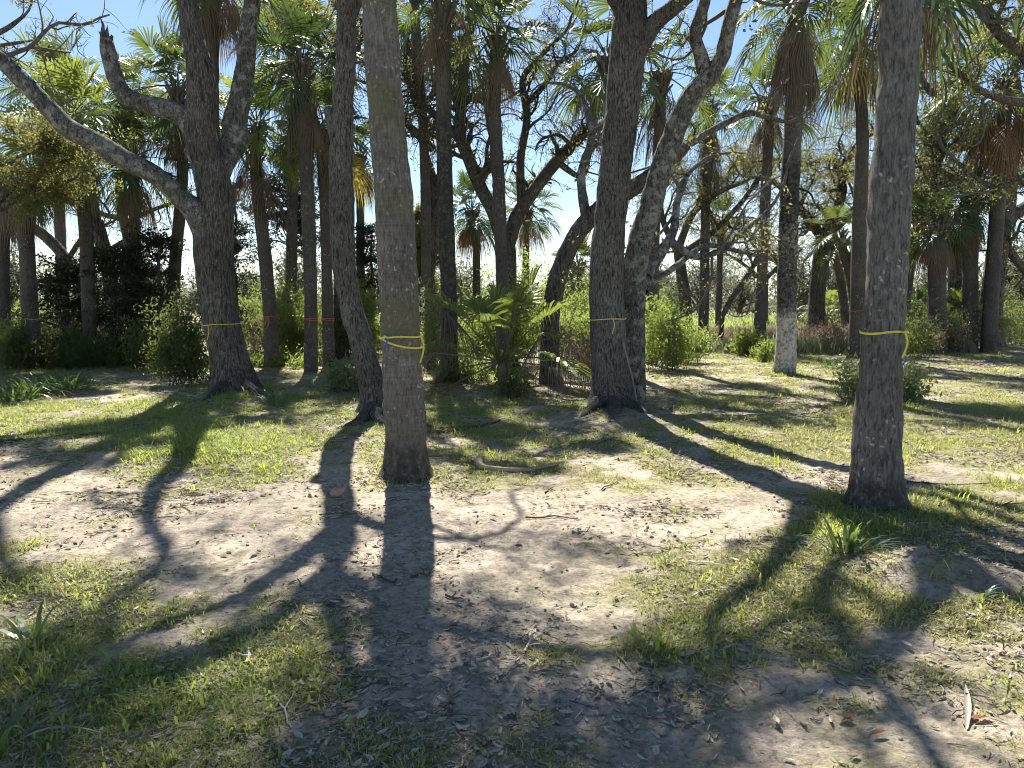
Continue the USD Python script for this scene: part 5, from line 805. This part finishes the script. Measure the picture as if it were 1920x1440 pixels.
# ---------------------------------------------------------------- single things lying on the ground
def stick(label, pts, r, mat, name='fallen_stick', cat='stick', lift=.012, forks=(), seed=1, flat=1.0):
    rng = np.random.default_rng(seed); r = r * .7; P = np.array([gp(*p) for p in pts]); S = catmull(P, 5) if len(P) > 2 else np.linspace(P[0], P[1], 7); S = S + rng.normal(0, r * .4, S.shape); S[:, 2] = gz(S[:, 0], S[:, 1]) + lift
    mb = MB().add(*sweep(S, r * np.linspace(1, .55, len(S)), 7, ref=(0, 0, 1)))
    for k, dx, dy, h in forks: b = S[k]; mb.add(*sweep(np.stack([b, b + np.array([dx, dy, h]) * .5 + rng.normal(0, .006, 3), b + [dx, dy, h]]), [r * .7, r * .5, r * .3], 5, ref=(0, 0.1, 1)))
    V, F = mb.get(); V[:, 2] = gz(V[:, 0], V[:, 1]) + lift + (V[:, 2] - gz(V[:, 0], V[:, 1]) - lift) * flat
    return single(name, (V, F), M[mat], label, cat, smooth=True)
# curved stalk of a palm frond
P = np.array([gp(u, v) for u, v in [(897, 872), (905, 880), (940, 882), (990, 880), (1030, 876), (1057, 872)]]); P[:, 2] += [.09, .035, .03, .03, .03, .05]; S = catmull(P, 6); W = np.interp(np.linspace(0, 1, len(S)), [0, .06, .2, 1], [.03, .04, .026, .016])
V, F = sweep(S, W, 10, ref=(0, 0, 1)); single('frond_stalk', (V, F), M['tanwood'], 'curved tan palm frond stalk lying on grass at the edge of bare sand', 'palm stalk', smooth=True)
stick('straight dark stick on bare sand below the frond stalk', [(985, 968), (1030, 967), (1082, 968)], .011, 'darkwood', forks=[(4, .06, .01, .02)])
stick('dark forked stick in shade on bare sand left of centre', [(698, 1072), (718, 1085), (742, 1093)], .013, 'darkwood', forks=[(4, .02, -.06, .03)], seed=3)
stick('white bleached chip of wood on shaded sand', [(891, 1242), (924, 1235)], .009, 'bleached', 'wood_chip', 'wood chip')
stick('bleached forked branch on grass at lower left', [(462, 1245), (468, 1228), (462, 1215)], .012, 'bleached', forks=[(3, -.05, -.02, .02)], seed=5)
stick('pale split stem lying at edge of grass near bottom left', [(512, 1308), (532, 1335), (547, 1372)], .008, 'bleached', forks=[(5, .01, .12, .01)], seed=6)
stick('pale dry frond piece among grass left of strap leaf clump', [(1290, 1050), (1320, 1052), (1358, 1056)], .014, 'bleached', 'frond_piece', 'palm piece', flat=.5)
stick('long grey dead frond strip on grass right of centre', [(1283, 1118), (1320, 1108), (1358, 1104)], .014, 'litter', 'frond_piece', 'palm piece', flat=.5)
stick('crooked brown branch on grass at right edge', [(1842, 957), (1880, 950), (1935, 942)], .014, 'darkwood', forks=[(5, .1, .03, .03)])
stick('long thin twig lying straight across the right-hand sand', [(1700, 905), (1780, 910), (1900, 908)], .010, 'darkwood')
stick('dark half-buried root on grass right of leaning oak foot', [(800, 812), (850, 808), (900, 800), (938, 790)], .035, 'darkwood', 'buried_root', 'root', .01)
stick('dark log end at the left edge of mid grass', [(-10, 838), (20, 835), (46, 833)], .03, 'darkwood', 'fallen_log', 'log', .02)
stick('small dark log in grass left of old oak shadow', [(155, 825), (190, 820), (222, 817)], .035, 'darkwood', 'fallen_log', 'log', .015)
stick('dark stick on litter right of great oak shadow', [(1120, 833), (1140, 826), (1165, 830)], .02, 'darkwood')
stick('short dark twig on sunlit sand right of straight stick', [(1128, 915), (1158, 902)], .008, 'darkwood')
stick('curled dark twig on sunlit sand', [(1022, 922), (1030, 915), (1040, 918)], .009, 'darkwood', forks=[(5, .04, .03, .02)])
stick('small twig litter knot in the light patch at bottom centre', [(985, 1228), (990, 1212), (1000, 1205)], .008, 'bleached', forks=[(4, .06, -.04, .03), (6, .03, .05, .03)])
stick('grey twig lying aslant on shaded grass right of centre', [(1155, 1225), (1190, 1262)], .006, 'tanwood')
stick('straw-coloured twig near the bottom right', [(1565, 1278), (1590, 1300)], .006, 'darkwood')
stick('branching root stub on sand below the thick palm shadow', [(770, 1080), (800, 1076), (812, 1062)], .012, 'darkwood', forks=[(4, -.03, .06, .02)])
stick('dark twig on shaded sand at centre', [(835, 1108), (850, 1112), (865, 1115)], .010, 'darkwood', forks=[(4, .02, .05, .02)])
# dead grey stick leaning against the great oak
P = np.stack([at(1196, 758, 10.75), at(1187, 715, 10.7), at(1176, 672, 10.75), at(1167, 640, 10.8)]); P[0, 2] = gz(P[0, 0], P[0, 1])
mb = MB().add(*sweep(catmull(P, 5), np.linspace(.010, .015, 16), 6)); mb.add(*sweep(np.stack([P[3], P[3] + [.03, 0, -.08], P[3] + [.02, 0, -.16]]), [.015, .022, .006], 6))
single('leaning_stick', mb.get(), M['twig2'], 'grey dead stick leaning against right side of great oak', 'stick', smooth=True)
# russet husk, pale leaf strip, feathery dry leaf
c = gp(632, 928); a = np.linspace(0, 1, 9); S = c + np.stack([.12 * (a - .5), .06 * (a - .5), .03 + .05 * a ** 2], 1); single('palm_husk', sweep(S, .045 * np.sin(np.pi * np.clip(a, .08, .95)) ** .7, 9, ref=(0, 0, 1)), M['redwood'], 'russet palm husk at the foot of the long branch shadow', 'palm husk', smooth=True)
P = np.array([gp(u, v) for u, v in [(1812, 1372), (1814, 1335), (1808, 1300)]]); P[:, 2] += [.008, .015, .025]; S = catmull(P, 4); k = np.linspace(0, 1, len(S)); w = .014 * np.sin(np.pi * np.clip(k * .9 + .08, 0, 1)) ** .6
V = np.vstack([S - np.stack([w, 0 * w, -w * .4], 1), S - [0, 0, .004], S + np.stack([w, 0 * w, w * .4], 1)]); n_ = len(S); F = np.vstack([[[b + q_, b + q_ + 1, b + n_ + q_ + 1], [b + q_, b + n_ + q_ + 1, b + n_ + q_]] for b in (0, n_) for q_ in range(n_ - 1)])
single('leaf_strip', (V, F), M['litter'], 'long pale dry leaf strip standing out near the bottom right', 'dry leaf', smooth=True)
stick('white feathery dry leaf left of nearest right trunk', [(1550, 908), (1570, 910), (1592, 918)], .014, 'bleached', 'dry_leaf', 'dry leaf', flat=.5, forks=[(3, .05, .04, .03), (5, .05, .05, .03)])
for k, (u, v, s_, m_) in enumerate([(1583, 1358, 1.5, 'leaf_red'), (1851, 1250, 1.3, 'leaf_red'), (1835, 1355, 1.8, 'leaf_red'), (1566, 1183, 1.3, 'leaf_red'), (1770, 1248, 1.1, 'leaf_red'), (917, 1320, 1.1, 'leaf_red'), (992, 1312, 1.1, 'leaf_red'), (1080, 1292, 1.0, 'leaf_red'), (1228, 1290, 1.0, 'leaf_red'), (764, 1335, 1.5, 'litter'), (680, 1352, 1.8, 'litter'), (1062, 1340, 1.3, 'litter'), (1455, 1362, 1.2, 'litter'), (1645, 1388, 1.4, 'leaf_red'), (1700, 1215, 1.4, 'litter'), (1598, 1130, 1.4, 'litter'), (1850, 1040, 1.3, 'litter'), (1295, 1232, 1.4, 'litter'), (560, 1392, 1.4, 'litter'), (720, 1410, 1.3, 'litter'), (330, 1420, 1.5, 'litter'), (905, 1440, 1.4, 'litter'), (628, 1128, 1.3, 'bleached'), (1230, 1410, 1.4, 'litter')]):
    V, F = dry_leaf(.045 * s_, .019 * s_, .12, 0); a = k * 1.7; c = gp(u, v, .012); V = np.stack([V[:, 0] * math.cos(a) - V[:, 1] * math.sin(a), V[:, 0] * math.sin(a) + V[:, 1] * math.cos(a), V[:, 2]], 1) + c
    red = m_ == 'leaf_red'; single('fallen_leaf', (V, F), M[m_], 'curled russet fallen leaf on the foreground ground' if red else 'curled pale fallen leaf on the foreground ground', 'fallen leaf', 'russet fallen leaves in the foreground' if red else 'pale fallen leaves in the foreground')
